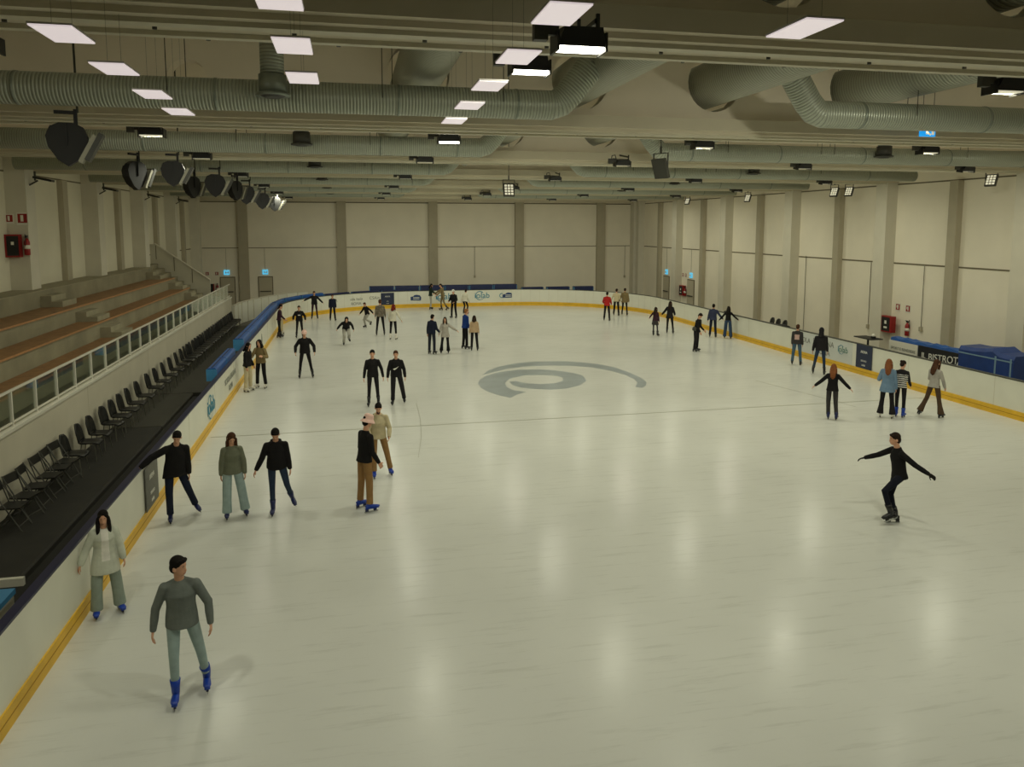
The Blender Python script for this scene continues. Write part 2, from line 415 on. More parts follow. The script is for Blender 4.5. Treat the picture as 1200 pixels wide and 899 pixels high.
# vertical conduits on walls
def conduit(x, y, z0, z1, dark, lb, box=True):
    e = MB(); e.cap((x, y, z0), .012, (x, y, z1), .012, seg=6)
    o = e.build('wall_conduit', dark); tag(o, lb, 'conduit')
    if box:
        MB().box(x - .06, x + .06, y - .06, y + .06, z0 - .12, z0 + .06).build('junction_box', M_pillar_d, o)
conduit(22.46, 26.63, 1.6, 4.1, M_cable, 'thin cable run down the right wall beside the fire extinguisher signs')
conduit(22.46, 29.85, 1.3, 4.1, M_cable, 'cable run down the right wall above the navy poster')
conduit(22.46, 34.8, .2, 4.2, M_cable, 'cable run down the right wall beside the third pillar')
conduit(9.31, 57.95, 1.9, 4.15, M_cable, 'cable drop with socket on the back wall above the blue mats')
conduit(21.38, 57.95, 1.75, 4.15, M_cable, 'cable drop with socket near the far right corner')

# ------------------------------------------------------------------ ceiling beams
YF = [8.25 + 7.05 * k for k in range(7)]
HOLES = ((-2.65, 8.22, .32), (1.3, 8.45, .56), (4.35, 8.45, .56), (7.1, 8.5, .56), (10.2, 8.5, .56))
def web(y0, y1):
    z0, z1 = 7.76, ZROOF + .05
    outer = [(XL, z0), (XR, z0), (XR, z1), (XL, z1)]
    loops = [[Vector((x, z, 0)) for x, z in outer]]; NS = 28
    for cx, cz, r in HOLES:
        loops.append([Vector((cx + r * math.cos(-2 * PI * i / NS), cz + r * math.sin(-2 * PI * i / NS), 0)) for i in range(NS)])
    tri = tessellate_polygon(loops); flatv = [p for l in loops for p in l]
    mb = MB(); n = len(flatv)
    vs = [(p.x, y0, p.y) for p in flatv] + [(p.x, y1, p.y) for p in flatv]
    fs = [tuple(t) for t in tri] + [tuple(i + n for i in reversed(t)) for t in tri]
    o = 0
    for l in loops:
        k = len(l); fs += [(o + i, o + (i + 1) % k, o + (i + 1) % k + n, o + i + n) for i in range(k)]; o += k
    mb.add(vs, fs); return mb
for i, yf in enumerate(YF):
    root = empty('ceiling_beam', (0, 0, 0), 'deep concrete ceiling beam across the hall, %s from the camera' % ORD[i], None)
    root['kind'] = 'structure'
    web(yf - .95, yf - .6).build('beam_web', M_beam2, root)
    f = MB().box(XL, XR, yf - 1.1, yf, 7.56, 7.78)
    f.box(XL, XR, yf - .98, yf - .1, 7.5, 7.562)
    f.build('bottom_flange', M_beam, root)
    t = MB().box(XL, XR, yf - .86, yf - .72, 7.455, 7.502).box(XL, XR, yf - .40, yf - .30, 7.455, 7.502)
    t.build('trunking', M_rail_w, root)
    if i < 2:
        bl = MB()
        for k in range(26):
            bl.loft([(-9 + 1.22 * k, yf - .55, 7.47), (-9 + 1.22 * k, yf - .55, 7.505)], .022, seg=8)
            bl.loft([(-8.6 + 1.22 * k, yf - .2, 7.47), (-8.6 + 1.22 * k, yf - .2, 7.505)], .022, seg=8)
        bo = bl.build('bolt_row', M_dark2, root); bo['kind'] = 'stuff'
# last beam against the back wall
struct(MB().box(XL, XR, YB - .6, YB + .01, 7.5, ZROOF).build('ceiling_beam', M_beam), 'edge beam along the top of the back wall')

# ------------------------------------------------------------------ ducts
def bay(i): return 12.5 + 7.05 * i           # y of the cross duct in front of beam i+1
ends = (3.35, 3.3, 3.3, 3.2, 3.2, 3.1, 3.0)
for i in range(-1, 6):
    y = bay(i); z = 7.67; r = .235
    where = ('before the first beam' if i < 0 else 'in the %s gap between beams' % ORD[i])
    # left run with elbow up to the long duct
    pts = [(XL + .6, y, z), (-6, y, z), (-2, y, z), (1.5, y, z), (ends[i + 1], y, z), (ends[i + 1] + .14, y - .0, z + .05), (ends[i + 1] + .3, y - .02, z + .2),
           (ends[i + 1] + .62, y - .08, z + .62), (ends[i + 1] + .75, y - .1, z + .8)]
    o = MB().loft(pts, r, seg=24).build('air_duct', M_duct, smooth=True)
    tag(o, 'ribbed grey duct over the bleacher half of the ice, ' + where, 'air duct')
    for x in (-8, -4.6, -1.9, .8, 2.7): MB().loft([(x - .02, y, z), (x + .02, y, z)], r + .008, seg=24).build('duct_collar', M_galv, o, smooth=True)
    oL = o
    # right run
    xs = 8.25
    xe = XR - .9 if i != 2 else 21.7
    pts = [(xs - .75, y - .1, z + .8), (xs - .62, y - .08, z + .62), (xs - .3, y - .02, z + .2), (xs - .14, y, z + .05), (xs, y, z), (12, y, z), (16, y, z), (xe, y, z)]
    o = MB().loft(pts, r, seg=24).build('air_duct', M_duct, smooth=True)
    tag(o, 'ribbed grey duct over the right half of the ice, ' + where, 'air duct')
    for x in (9.0, 11.6, 14.2, 17.0, 19.6): MB().loft([(x - .02, y, z), (x + .02, y, z)], r + .008, seg=24).build('duct_collar', M_galv, o, smooth=True)
    # hangers
    for x, sd in ((-6.5, 0), (-2.55, 0), (.55, 0), (2.45, 0), (10.0, 1), (12.8, 1), (13.2, 1), (17.5, 1)):
        MB().cap((x, y - .24, z), .007, (x, y - .24, ZROOF), .007, seg=5).build('duct_hanger', M_cable, o if sd else oL)
        MB().cap((x + .18, y + .24, z), .007, (x + .18, y + .24, ZROOF), .007, seg=5).build('duct_hanger', M_cable, o if sd else oL)
    # downward diffusers
    for x, lb in ((-1.05, 'left'), (14.6, 'right')):
        e = empty('air_diffuser', (x, y - .45, 0), 'grey round air outlet of the %s half, %s' % ('bleacher' if x < 0 else 'right', where), 'air outlet')
        MB().loft([(0, 0, 8.6), (0, 0, 7.85)], .17, seg=24).build('drop_pipe', M_duct, e, smooth=True)
        MB().loft([(0, 0, 7.9), (0, 0, 7.62)], .2, seg=24).loft([(0, 0, 7.635), (0, 0, 7.6)], .25, seg=24).build('outlet_cone', M_dark2 if i else M_galv, e, smooth=True)
        MB().loft([(0, 0, 7.6), (0, 0, 7.575)], [.18, .12], seg=20).build('outlet_disc', M_dark, e)
for x, lb in ((1.3, 'ribbed large duct passing through the beams above the left middle of the ice'), (4.35, 'ribbed large duct through the beams where the left cross ducts bend up'),
              (7.1, 'ribbed large duct through the beams where the right cross ducts bend up'), (10.2, 'rightmost large ribbed duct passing through the beams')):
    zc = 8.45 if x < 5 else 8.5
    o = MB().loft([(x, -1, zc), (x, 12, zc), (x, 30, zc), (x, 52, zc)], .44, seg=32).build('air_duct', M_duct_l, smooth=True)
    tag(o, lb, 'air duct')

# ------------------------------------------------------------------ flood lamps
def flood(x, y, z, label, lit, k=1.0, group='flood lamps under the beams'):
    j_ = 0 if y < 18 else 2
    e = empty('flood_lamp', (x, y, z), label, 'flood lamp', group)
    hb = MB()
    hb.add([(-.21, -.05, -.09), (.21, -.05, -.09), (.21, .17, -.09), (-.21, .17, -.09), (-.17, -.11, .06), (.17, -.11, .06), (.17, .12, .08), (-.17, .12, .08)],
           [(0, 3, 2, 1), (4, 5, 6, 7), (0, 1, 5, 4), (1, 2, 6, 5), (2, 3, 7, 6), (3, 0, 4, 7)])
    hb.box(-.225, -.205, -.07, .19, -.13, .03).box(.205, .225, -.07, .19, -.13, .03)
    hb.build('housing', M_dark, e)
    MB().box(-.2, .2, -.045, .165, -.105 if j_ < 2 else -.096, -.09).build('lens', M_led if lit else M_led_dim if lit is None else M_silver, e)
    br = MB().box(-.3, -.2, -.02, .04, .0, .1).box(.14, .17, -.01, .02, .06, .2)
    br.cap((-.34, 0, .08), .012, (-.33, 0, .17), .012, seg=6).cap((-.33, 0, .17), .012, (-.24, 0, .19), .012, seg=6).cap((-.24, 0, .19), .012, (-.2, 0, .08), .012, seg=6)
    br.box(-.42, -.3, -.04, .05, -.05, .09)
    yb_ = min(YF, key=lambda q: abs(q - .55 - y)); y0_, y1_ = yb_ - 1.1 - y, yb_ - y
    zz = 7.62 - z
    if y0_ > 0: br.box(.13, .16, 0, y0_ + .04, .12, .16).box(.13, .16, y0_ - .02, y0_ + .04, .12, zz)
    elif y1_ < 0: br.box(.13, .16, y1_ - .04, 0, .12, .16).box(.13, .16, y1_ - .04, y1_ + .02, .12, zz)
    br.build('bracket', M_dark2, e)
    if j_: e.rotation_euler = (rad(9), 0, 0)
    if lit is not False:
        lamp_light(x, y + .06, z - .125, k, tilt=(34 if k > 1.2 else 26) if 8 < y < 18 else 8)
    return e
rown = ['in front of the first beam', 'behind the second beam', 'in front of the third beam', 'in front of the fourth beam', 'in front of the fifth beam',
        'in front of the sixth beam', 'in front of the seventh beam']
for j, y in enumerate(LY):
    z = 7.33 if j == 0 else 7.47
    for i, x in enumerate(LX):
        if j == 0 and i: lit = None
        flood(x + (.0 if i else 0), y, z, 'black flood lamp %s, %s from the bleachers' % (rown[j], ORD[i + 1]), True if (j in (0, 1) and i == 0) else None, LX_POWER[i] * (1.0 if j else .8))
    flood(-3.55, y, z, 'black flood lamp %s, nearest the bleachers' % rown[j], None, .72)
flood(2.03, 8.62, 7.52, 'lit flood lamp just behind the first beam', True, .4)
flood(8.35, 8.62, 7.52, 'flood lamp behind the first beam at the right frame edge', None, 1.3)
flood(-3.55, 8.62, 7.52, 'flood lamp behind the first beam over the bleacher edge', None, .3)

def led_flood(x, y, z, rz, tilt, label, s=1.0, lit=True):
    e = empty('spot_panel', (x, y, z), label, 'spotlight', rz=rz)
    R = Matrix.Rotation(tilt, 3, 'X')
    MB().obox((0, 0, -.25 * s), (.34 * s, .07 * s, .4 * s), R).build('housing', M_dark2, e)
    g = MB()
    for a in range(3):
        for b in range(4):
            g.obox(R @ Vector(((a - 1) * .095 * s, -.04 * s, (b - 1.5) * .085 * s)) + Vector((0, 0, -.25 * s)), (.07 * s, .012, .06 * s), R)
    g.build('led_cells', M_led_dim if lit else M_silver, e)
    MB().obox((-.18 * s, 0, -.1 * s), (.02, .03, .3 * s)).obox((.18 * s, 0, -.1 * s), (.02, .03, .3 * s)).obox((0, 0, .05 * s), (.38 * s, .03, .02)).obox((0, 0, .12 * s), (.04, .04, .14 * s)).build('bracket', M_dark2, e)
    MB().cap((0, 0, .15 * s), .012, (0, 0, ZROOF - z), .012, seg=6).build('pole', M_cable, e)
    return e
for x, y, z, lb in ((21.3, 22.4, 7.5, 'tilted spotlight on the right side, nearest the camera'), (21.3, 30.0, 7.45, 'right one of the pair of tilted spotlights by the right wall'),
                    (21.0, 30.6, 7.45, 'left one of the pair of tilted spotlights by the right wall'), (21.4, 38.9, 7.48, 'tilted spotlight on the right wall, fourth from the camera'),
                    (21.4, 46.6, 7.55, 'tilted spotlight on the right wall, farthest from the camera')):
    led_flood(x, y, z, rad(-68), rad(-22), lb, 1.05)
led_flood(7.7, 18.4, 7.45, rad(118), rad(-20), 'large tilted spotlight with bright edge over the middle of the ice', 1.25, True)
led_flood(5.7, 27.6, 7.3, rad(0), rad(-15), 'grey tilted spotlight panel over the centre of the rink', 1.2, True)

def stage_spot(x, y, z, rz, label, s=1.0):
    """black hooded flood with a corner-down rounded housing and a silver reflector edge"""
    e = empty('stage_spotlight', (x, y, z), label, 'spotlight', rz=rz)
    pr = [(0, -.36), (.13, -.27), (.25, -.08), (.28, .08), (.22, .22), (.1, .28), (-.1, .28), (-.22, .22), (-.28, .08), (-.25, -.08), (-.13, -.27)]
    P = [(a * s, b * s) for a, b in pr]
    MB().prism(P, 1, -.09 * s, .05 * s).prism([(a * .8, b * .8) for a, b in P], 1, .05 * s, .16 * s).build('housing', M_black, e)
    R = Matrix.Rotation(rad(28), 3, 'Y')
    MB().obox((.27 * s, -.05 * s, -.1 * s), (.06 * s, .2 * s, .46 * s), R).build('barn_door', M_flap, e)
    MB().obox((.36 * s, -.03 * s, -.07 * s), (.07 * s, .26 * s, .46 * s), R).build('barn_door', M_dark2, e)
    MB().obox((.12 * s, 0, .34 * s), (.05 * s, .05 * s, .3 * s)).obox((-.02 * s, .0, .44 * s), (.28 * s, .05 * s, .05 * s)).obox((.0, -.1 * s, .1 * s), (.03 * s, .04 * s, .3 * s)).build('bracket', M_black, e)
    MB().cap((.15 * s, 0, .45 * s), .016, (.15 * s, 0, ZROOF - z), .016, seg=8).build('pole', M_dark2, e)
    return e
for i, (x, y, z, rz, s, lb) in enumerate(((-4.1, 12.86, 6.95, 10, 1.0, 'large black stage spotlight with silver barn door, nearest the camera over the bleachers edge'),
        (-4.95, 19.95, 6.93, 60, 1.05, 'black teardrop-shaped stage spotlight left of its twin with silver flap'), (-4.1, 19.95, 6.98, 5, .95, 'black stage spotlight with silver flap, second pair, inner one'),
        (-4.8, 26.0, 6.95, 60, 1.05, 'black teardrop-shaped stage spotlight, third cluster, outer one'), (-4.05, 25.6, 6.99, 8, 1.1, 'black stage spotlight with silver flap in the middle of the third cluster'),
        (-3.65, 27.0, 6.9, 60, 1.0, 'black teardrop-shaped stage spotlight, third cluster, lowest one'), (-3.9, 31.8, 6.95, 8, 1.15, 'black stage spotlight with flap, fourth along from the camera'),
        (-4.0, 38.4, 6.92, 8, 1.2, 'small black stage spotlight with flap, fifth along from the camera'), (-3.8, 42.5, 6.9, 8, 1.2, 'small black stage spotlight farthest over the far end'))):
    stage_spot(x, y, z, rad(rz), lb, s)
for i, (y, n_) in enumerate(((27.6, 'first'), (34.7, 'second'), (41.9, 'third'), (49.0, 'fourth'))):
    e = empty('wall_spotlight', (-9.68, y, 7.3), 'small black wall spotlight above the bleachers, %s from the camera' % n_, 'spotlight')
    MB().obox((.1, 0, -.1), (.55, .3, .07), Matrix.Rotation(rad(12), 3, 'Y')).build('lamp_head', M_dark, e)
    MB().obox((-.15, 0, -.0), (.05, .05, .3)).obox((-.2, 0, -.22), (.3, .06, .04), Matrix.Rotation(rad(-30), 3, 'Y')).build('bracket', M_dark2, e)

# lamp reflections from the window pane, built as glowing panels on added wires
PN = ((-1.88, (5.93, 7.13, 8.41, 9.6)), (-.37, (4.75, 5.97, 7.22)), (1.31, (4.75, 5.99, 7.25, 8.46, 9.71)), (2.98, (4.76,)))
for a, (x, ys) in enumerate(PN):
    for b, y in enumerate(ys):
        e = empty('lamp_reflection', (x, y, 7.0), 'lamp reflection as a white panel, %s from the camera in the %s row from the bleachers' % (ORD[b], ORD[a]), 'lamp reflection', 'lamp reflections built as white panels in rows')
        MB().box(-.135, .135, -.25, .25, .006, .018).build('frame', M_refl_w, e)
        MB().box(-.13, .13, -.245, .245, -.004, .006).build('reflection_glow', M_refl, e)
        MB().cap((0, -.2, .02), .0012, (0, -.2, 1.02 if x == 1.31 else 3.5), .0012, seg=4).cap((0, .2, .02), .0012, (0, .2, 1.02 if x == 1.31 else 3.5), .0012, seg=4).build('added_wire', M_cable, e)
e = empty('exit_sign', (11.1, 13.3, 7.53), 'glowing blue reflection of an exit sign, built as a sign before the second beam', 'exit sign')  # mirror image of an exit sign in the window pane, built hanging here
MB().box(-.16, .16, -.03, .03, -.09, .09).build('sign_face', M_exit_refl, e)
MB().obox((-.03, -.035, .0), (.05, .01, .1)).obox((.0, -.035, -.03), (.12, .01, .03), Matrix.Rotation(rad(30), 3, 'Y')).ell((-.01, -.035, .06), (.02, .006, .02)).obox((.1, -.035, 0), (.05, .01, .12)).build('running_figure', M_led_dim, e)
MB().cap((-.12, 0, .09), .006, (-.12, 0, 2.9), .006, seg=5).cap((.12, 0, .09), .006, (.12, 0, 2.9), .006, seg=5).build('added_wire', M_cable, e)
# ------------------------------------------------------------------ rink boards
HB = 1.15
def strip(name, path, off0, off1, z0, z1, m, parent=None, smooth=False):
    """vertical slab following path (list of 2D points with outward normals computed), between two outward offsets"""
    mb = MB(); n = len(path); nr = []
    for i in range(n):
        a = Vector(path[max(i - 1, 0)]); b = Vector(path[min(i + 1, n - 1)]); t = (b - a).normalized(); nr.append(Vector((-t.y, t.x)))
    vs = []
    for i, p in enumerate(path):
        p = Vector(p)
        for o_, z in ((off0, z0), (off1, z0), (off1, z1), (off0, z1)):
            q = p + nr[i] * o_; vs.append((q.x, q.y, z))
    fs = []
    for i in range(n - 1):
        for k in range(4):
            fs.append((i * 4 + k, i * 4 + (k + 1) % 4, (i + 1) * 4 + (k + 1) % 4, (i + 1) * 4 + k))
    fs += [(0, 1, 2, 3), ((n - 1) * 4 + 3, (n - 1) * 4 + 2, (n - 1) * 4 + 1, (n - 1) * 4)]
    mb.add(vs, fs); return mb.build(name, m, parent, smooth)
L_, E_, R_ = rink_path(0, n=20)
def boards(path, label, cap):
    e = empty('rink_board', (0, 0, 0), label, 'rink barrier')
    strip('board_panel', path, 0, .1, 0.0, HB, M_board, e)
    strip('kick_plate', path, -.022, .0, 0.0, .26, M_yellow, e)
    strip('kick_groove', path, -.026, -.02, .13, .145, M_yellow2, e)
    strip('cap_rail', path, -.015, .115, HB, HB + .035, cap, e)
    j = MB()
    for i in range(len(path) - 1):
        a = Vector(path[i]); b = Vector(path[i + 1])
        k = max(1, int((b - a).length / 2.4))
        for q in range(k):
            p = a + (b - a) * (q / k); t = (b - a).normalized(); nn = Vector((-t.y, t.x))
            R = Matrix.Rotation(math.atan2(t.y, t.x), 3, 'Z')
            j.obox((p.x - nn.x * .002, p.y - nn.y * .002, (HB + .26) / 2), (.012, .006, HB - .27), R)
    s = j.build('panel_seam', M_pillar, e); s['kind'] = 'stuff'
    return e
bl = boards(L_, 'long white rink barrier with yellow kick plate and navy top, along the chairs', M_navy)
be = boards(E_, 'curved white rink barrier with yellow kick plate around the far end of the ice', M_cap)
br_ = boards(R_, 'long white rink barrier with yellow kick plate along the right side', M_cap)

def iolab(parent, org, right, size, sx=1.0, txt='iolab', m1=None):
    M = plane_mat(org, right, (0, 0, 1))
    o = text_obj('logo_lettering', txt, m1 or M_teal, parent, M, size, sx)
    b = MB(); n = 20; r0, r1 = size * .56, size * .48
    vs = [];
    for i in range(n + 1):
        a = rad(40 + 290 * i / n)
        for r in (r0, r1 if i < n * .8 else r1 + (r0 - r1) * .5): vs.append(M @ Vector(((-size * .28 + r * math.cos(a)) * sx, r * math.sin(a), .006)))
    b.add(vs, [(2 * i, 2 * i + 1, 2 * i + 3, 2 * i + 2) for i in range(n)]); b.build('logo_swirl', M_teal, parent)
def truck(parent, org, right, s):
    M = plane_mat(org, right, (0, 0, 1)); R = M.to_3x3()
    P = [(-.62, -.28), (.62, -.28), (.66, .05), (.5, .3), (.1, .36), (-.15, .3), (-.2, .2), (-.62, .1)]
    b = MB(); b.add([M @ Vector((x * s, y * s, .006)) for x, y in P] + [M @ Vector((x * s, y * s, -.006)) for x, y in P],
                    [tuple(range(8)), tuple(range(15, 7, -1))] + [(i, (i + 1) % 8, (i + 1) % 8 + 8, i + 8) for i in range(8)])
    b.build('logo_badge', M_navyprint, parent)
    w = MB()
    for k in range(2): w.obox(M @ Vector((.1 * s, (.05 - .16 * k) * s, .009)), (.7 * s, .07 * s, .004), Matrix.Rotation(math.atan2(right[1], right[0]), 3, 'Z') @ Matrix.Rotation(PI / 2, 3, 'X'))
    w.build('logo_stripe', M_whiteprint, parent)
    w = MB(); vs = []
    for i in range(13):
        a = rad(60 + 240 * i / 12)
        for r in (.3, .22): vs.append(M @ Vector((-.72 * s + r * s * math.cos(a), r * s * math.sin(a), .006)))
    w.add(vs, [(2 * i, 2 * i + 1, 2 * i + 3, 2 * i + 2) for i in range(12)]); w.build('logo_ring', M_teal, parent)
def lettering(parent, org, right, lines, size, m):
    for k, t in enumerate(lines):
        text_obj('advert_lettering', t, m, parent, plane_mat((org[0], org[1], org[2] - k * size * 1.15), right, (0, 0, 1)), size)
# far end boards (straight part at y = 54)
yb = YE - .012
truck(be, (4.45, yb, .68), (1, 0, 0), .62)
iolab(be, (6.45, yb, .74), (1, 0, 0), .62)
iolab(be, (9.2, yb, .76), (1, 0, 0), .58)
truck(be, (11.05, yb - .01, .74), (1, 0, 0), .58)
def on_end(x):   # point + tangent on the far-left arc for a given x
    cx = BX0 + R_C; dx = x - cx; y = YC + math.sqrt(max(0, R_C ** 2 - dx * dx)) if dx < 0 else YE
    t = Vector((-(y - YC), dx, 0)) if dx < 0 else Vector((-1, 0, 0)); t = -t.normalized()
    nrm = Vector((t.y, -t.x, 0)); p = Vector((x, y, 0)) + nrm * .014
    return p, t
for x, ls, sz in ((-.95, ['A', 'I'], .3), (.35, ['Scuola Italiana', 'ROMA'], .27), (1.6, ['CSAin'], .3)):
    p, t = on_end(x); lettering(be, (p.x, p.y, .78), t, ls, sz, M_greyprint)
# left boards
iolab(bl, (BX0 + .012, 22.55, .66), (0, 1, 0), .62)
lettering(bl, (BX0 + .012, 26.2, .78), (0, 1, 0), ['SCUOLA ITALIANA', 'ROMA'], .27, M_greyprint)
lettering(bl, (BX0 + .012, 35.5, .7), (0, 1, 0), ['A'], .6, M_greyprint)
# right boards
MB().box(BX1 - .006, BX1 + .001, 26.35, 30.3, .27, HB - .02).build('advert_panel', mat('pale_advert', (206, 210, 206), .4), br_)
lettering(br_, (BX1 - .012, 29.75, .8), (0, -1, 0), ['SCUOLA'], .3, M_greyprint)
lettering(br_, (BX1 - .012, 28.25, .86), (0, -1, 0), ['ITALIANA', 'ROMA'], .33, M_greyprint)
iolab(br_, (BX1 - .012, 26.95, .78), (0, -1, 0), .34, m1=mat('green_print', (92, 132, 120), .5))

def poster(name, label, org, right, w_, h_, m, title, body):
    e = empty(name, org, label, 'poster')
    r = Vector(right); n = r.cross(Vector((0, 0, 1)))
    R = Matrix.Rotation(math.atan2(right[1], right[0]), 3, 'Z')
    MB().obox((0, 0, 0), (w_, .012, h_), R).build('sheet', m, e)
    def P(z): q = Vector(org) * 0 + n * .008; return (q.x, q.y, z)
    text_obj('lettering', title, M_whiteprint, e, plane_mat(P(h_ * .2), right, (0, 0, 1)), h_ * .16, .85)
    text_obj('lettering', body, M_whiteprint, e, plane_mat(P(-h_ * .18), right, (0, 0, 1)), h_ * .1)
    text_obj('lettering', 'iolab', M_whiteprint, e, plane_mat(P(-h_ * .36), right, (0, 0, 1)), h_ * .12)
    return e
poster('poster', 'navy poster with white lettering hanging on the right rink barrier', (BX1 - .03, 25.62, .72), (0, -1, 0), .92, .9, M_navyp, 'ARENA', 'SEGUICI')
poster('poster', 'dark poster with a white emblem on the far curved barrier', (2.5, 53.72, .67), (.97, .24, 0), .95, .85, M_navyp, 'ARENA', 'iolab')
poster('poster', 'grey poster with white lettering on the near left barrier', (BX0 + .03, 15.75, .68), (0, 1, 0), .95, .84, M_grayp, 'ARENA', 'SEGUICI')

# ------------------------------------------------------------------ blue mats behind the boards
def mat_block(p, ang, ln, w_, z0, z1, label, m=M_blue, group='blue padded mats behind the rink barrier'):
    e = empty('padded_mat', (p[0], p[1], 0), label, 'padded mat', group, rz=ang)
    b = MB(); hw = w_ / 2
    P = [(-hw, z0), (hw, z0), (hw, z1 - .05), (hw - .05, z1), (-hw + .05, z1), (-hw, z1 - .05)]
    b.prism(P, 0, -ln / 2, ln / 2); b.build('mat_body', m, e)
    MB().box(-ln / 2 - .004, -ln / 2 + .03, -hw - .004, hw + .004, z0, z1 - .04).build('seam_strip', M_blue_l, e)
    MB().box(ln / 2 - .05, ln / 2 - .02, -hw - .004, hw + .004, z0, z1 - .05).build('seam_strip', M_blue_l, e)
    MB().box(-ln / 2 + .1, ln / 2 - .1, -.02, .02, z1, z1 + .012).build('top_fold', M_blue_d, e)
    return e
k = 0
for y in (25.2, 27.2): 
    mat_block((-4.2, y + .2), PI / 2, 1.95, .3, 1.0, 1.4, 'blue padded mat behind the left barrier near the two chatting skaters, %s one' % ('nearer' if y < 26 else 'farther'), group=None)
for i in range(7):
    mat_block((-4.24, 31.6 + 2.03 * i), PI / 2, 2.0, .38, .95, 1.42, 'blue padded mat behind the left barrier, %s of the long row' % ORD[i], group=None)
for i in range(6):
    a = rad(14.5 * i + 8); rr = R_C + .32
    mat_block((BX0 + R_C - rr * math.cos(a), YC + rr * math.sin(a)), PI / 2 - a, 2.05, .3 if i < 3 else .2, .95, 1.36 if i < 3 else 1.26, 'blue padded mat around the far left corner, %s from the straight row' % ORD[i], M_blue if i < 3 else M_blue_d, None)
for i in range(6):
    mat_block((2.15 + 1.77 * i, 54.7), 0, 1.7, .6, -.03, 1.5, 'navy padded mat behind the far barrier, %s from the dark poster' % ORD[i], M_blue_d, None)
for i, (x, l) in enumerate(((13.1, 1.6), (15.05, 1.7), (17.0, 1.5))):
    mat_block((x, 54.9), 0, l, .5, -.03, 1.24, 'low navy padded mat behind the far barrier, %s right of the tall ones' % ORD[i], M_blue_d, None)

# ------------------------------------------------------------------ left side: parapet, rail, bleachers
PX_ = -6.6; ZP = 1.73; YE_ = 45.6
par = MB().box(PX_ - .18, PX_, 1, YE_, -.03, ZP - .04).build('wall_parapet', M_lowwall); struct(par, 'long white parapet wall below the bleachers')
MB().box(PX_ - .22, PX_ + .03, 1, YE_ + .02, ZP - .06, ZP).build('coping', M_white, par)
s = MB()
for y in range(3, 46, 6): s.box(PX_ - .002, PX_ + .002, y, y + .015, 0, ZP - .06)
s.build('panel_seam', M_pillar_d, par)['kind'] = 'stuff'
gr = empty('guard_rail', (PX_ - .08, 0, 0), 'white steel guard rail with glass panels on top of the parapet', 'guard rail')
MB().box(-.025, .025, 4, YE_, 2.42, 2.46).build('top_rail', M_white, gr)
MB().box(-.02, .02, 4, YE_, 1.78, 1.81).build('bottom_rail', M_white, gr)
ny = 0; y = 4.6
while y < YE_:
    MB().box(-.025, .03, y - .025, y + .025, ZP - .1, 2.44).build('post', M_white, gr)
    if y + 1.21 < YE_ + .3: MB().box(-.006, .006, y + .05, y + 1.16, 1.83, 2.4).build('glass_panel', M_glass, gr)
    y += 1.215
# tiers
ga = MB().box(-7.95, PX_ - .18, 1, 46.5, -.03, 1.62).build('walkway_slab', M_rubber2); struct(ga, 'concrete walkway behind the guard rail')  # dark rubber colour stands in for shade on the walkway floor
TY = 41.3
for i, (x0, x1, z, lb) in enumerate(((-8.0, -7.25, 2.07, 'lowest'), (-8.7, -8.0, 2.6, 'second'), (-9.7, -8.7, 3.1, 'third'), (XL, -9.7, 3.66, 'topmost'))):
    e = empty('bleacher_tier', (0, 0, 0), '%s concrete bleacher tier%s' % (lb, ' with a wooden seat edge' if i < 3 else ' against the left wall'), 'bleacher')
    b = MB(); b.box(x0 if i else x0, x1, 1, TY if i else 42.2, 1.6, z - .03); b.build('concrete_body', M_tier, e)
    if i < 3:
        w_ = MB().box(x0 + .02, x1 + .03, 1, TY if i else 42.2, z - .03, z + .012); w_.build('seat_board', M_wood, e)
        d = MB().box(x1 + .03, x1 + .05, 1, TY if i else 42.2, z - .035, z + .014); d.build('edge_strip', mat('edge_wood', (176, 128, 84), .5, noise=.15), e)
    else: MB().box(x0, x1 + .02, 1, TY, z - .03, z).build('top_slab', M_step, e)
def aisle(y, w_, nth):
    for (xa, xb, zb, zt, lb) in ((-9.7, -8.95, 3.11, 3.66, 'top'), (-8.7, -8.1, 2.61, 3.1, 'middle'), (-8.0, -7.45, 2.08, 2.6, 'bottom')):
        hh = (zt - zb)
        e = tag(MB().box(xa, xa + .32, y, y + w_, zb, zb + hh * .66).box(xa + .32, xa + .64, y, y + w_, zb, zb + hh * .33).build('aisle_step', M_step),
                'pair of small concrete steps, %s flight of the %s bleacher aisle' % (lb, nth), 'step')
aisle(11.5, 1.2, 'nearest'); aisle(27.0, 1.3, 'middle'); aisle(40.1, 1.2, 'far')
# far stairs
st = empty('staircase', (0, 0, 0), 'concrete staircase at the far end of the bleachers', 'stairs')
b = MB(); n = 9
for i in range(n):
    x0 = XL + .05 + i * .32; b.box(x0, x0 + .34, 42.3, 44.9, -.03, 3.66 - i * .235)
b.build('flight', M_step, st)
b = MB(); P = [(XL, 4.72), (-10.35, 4.72), (-7.6, 2.72), (-7.6, 1.55), (-8.3, 1.6), (XL, 3.2)]
b.prism(P, 1, 44.95, 45.08); bn = b.build('banister_wall', M_lowwall, st)
b = MB(); b.add([(x, y, z) for y in (44.88, 45.12) for x, z in ((-10.35, 4.72), (-7.6, 2.72), (-7.6, 2.78), (-10.35, 4.78))], [(0, 1, 2, 3), (7, 6, 5, 4), (0, 4, 5, 1), (1, 5, 6, 2), (2, 6, 7, 3), (3, 7, 4, 0)])
b.build('banister_cap', M_pillar, st)
b = MB()
for x in (-10.3, -9.4, -8.5): b.box(x - .015, x + .015, 44.93, 44.95, 3.9 + (-10.3 - x) * .727 , 4.66 + (-10.3 - x) * .727)
b.build('banister_joint', M_joint, st)
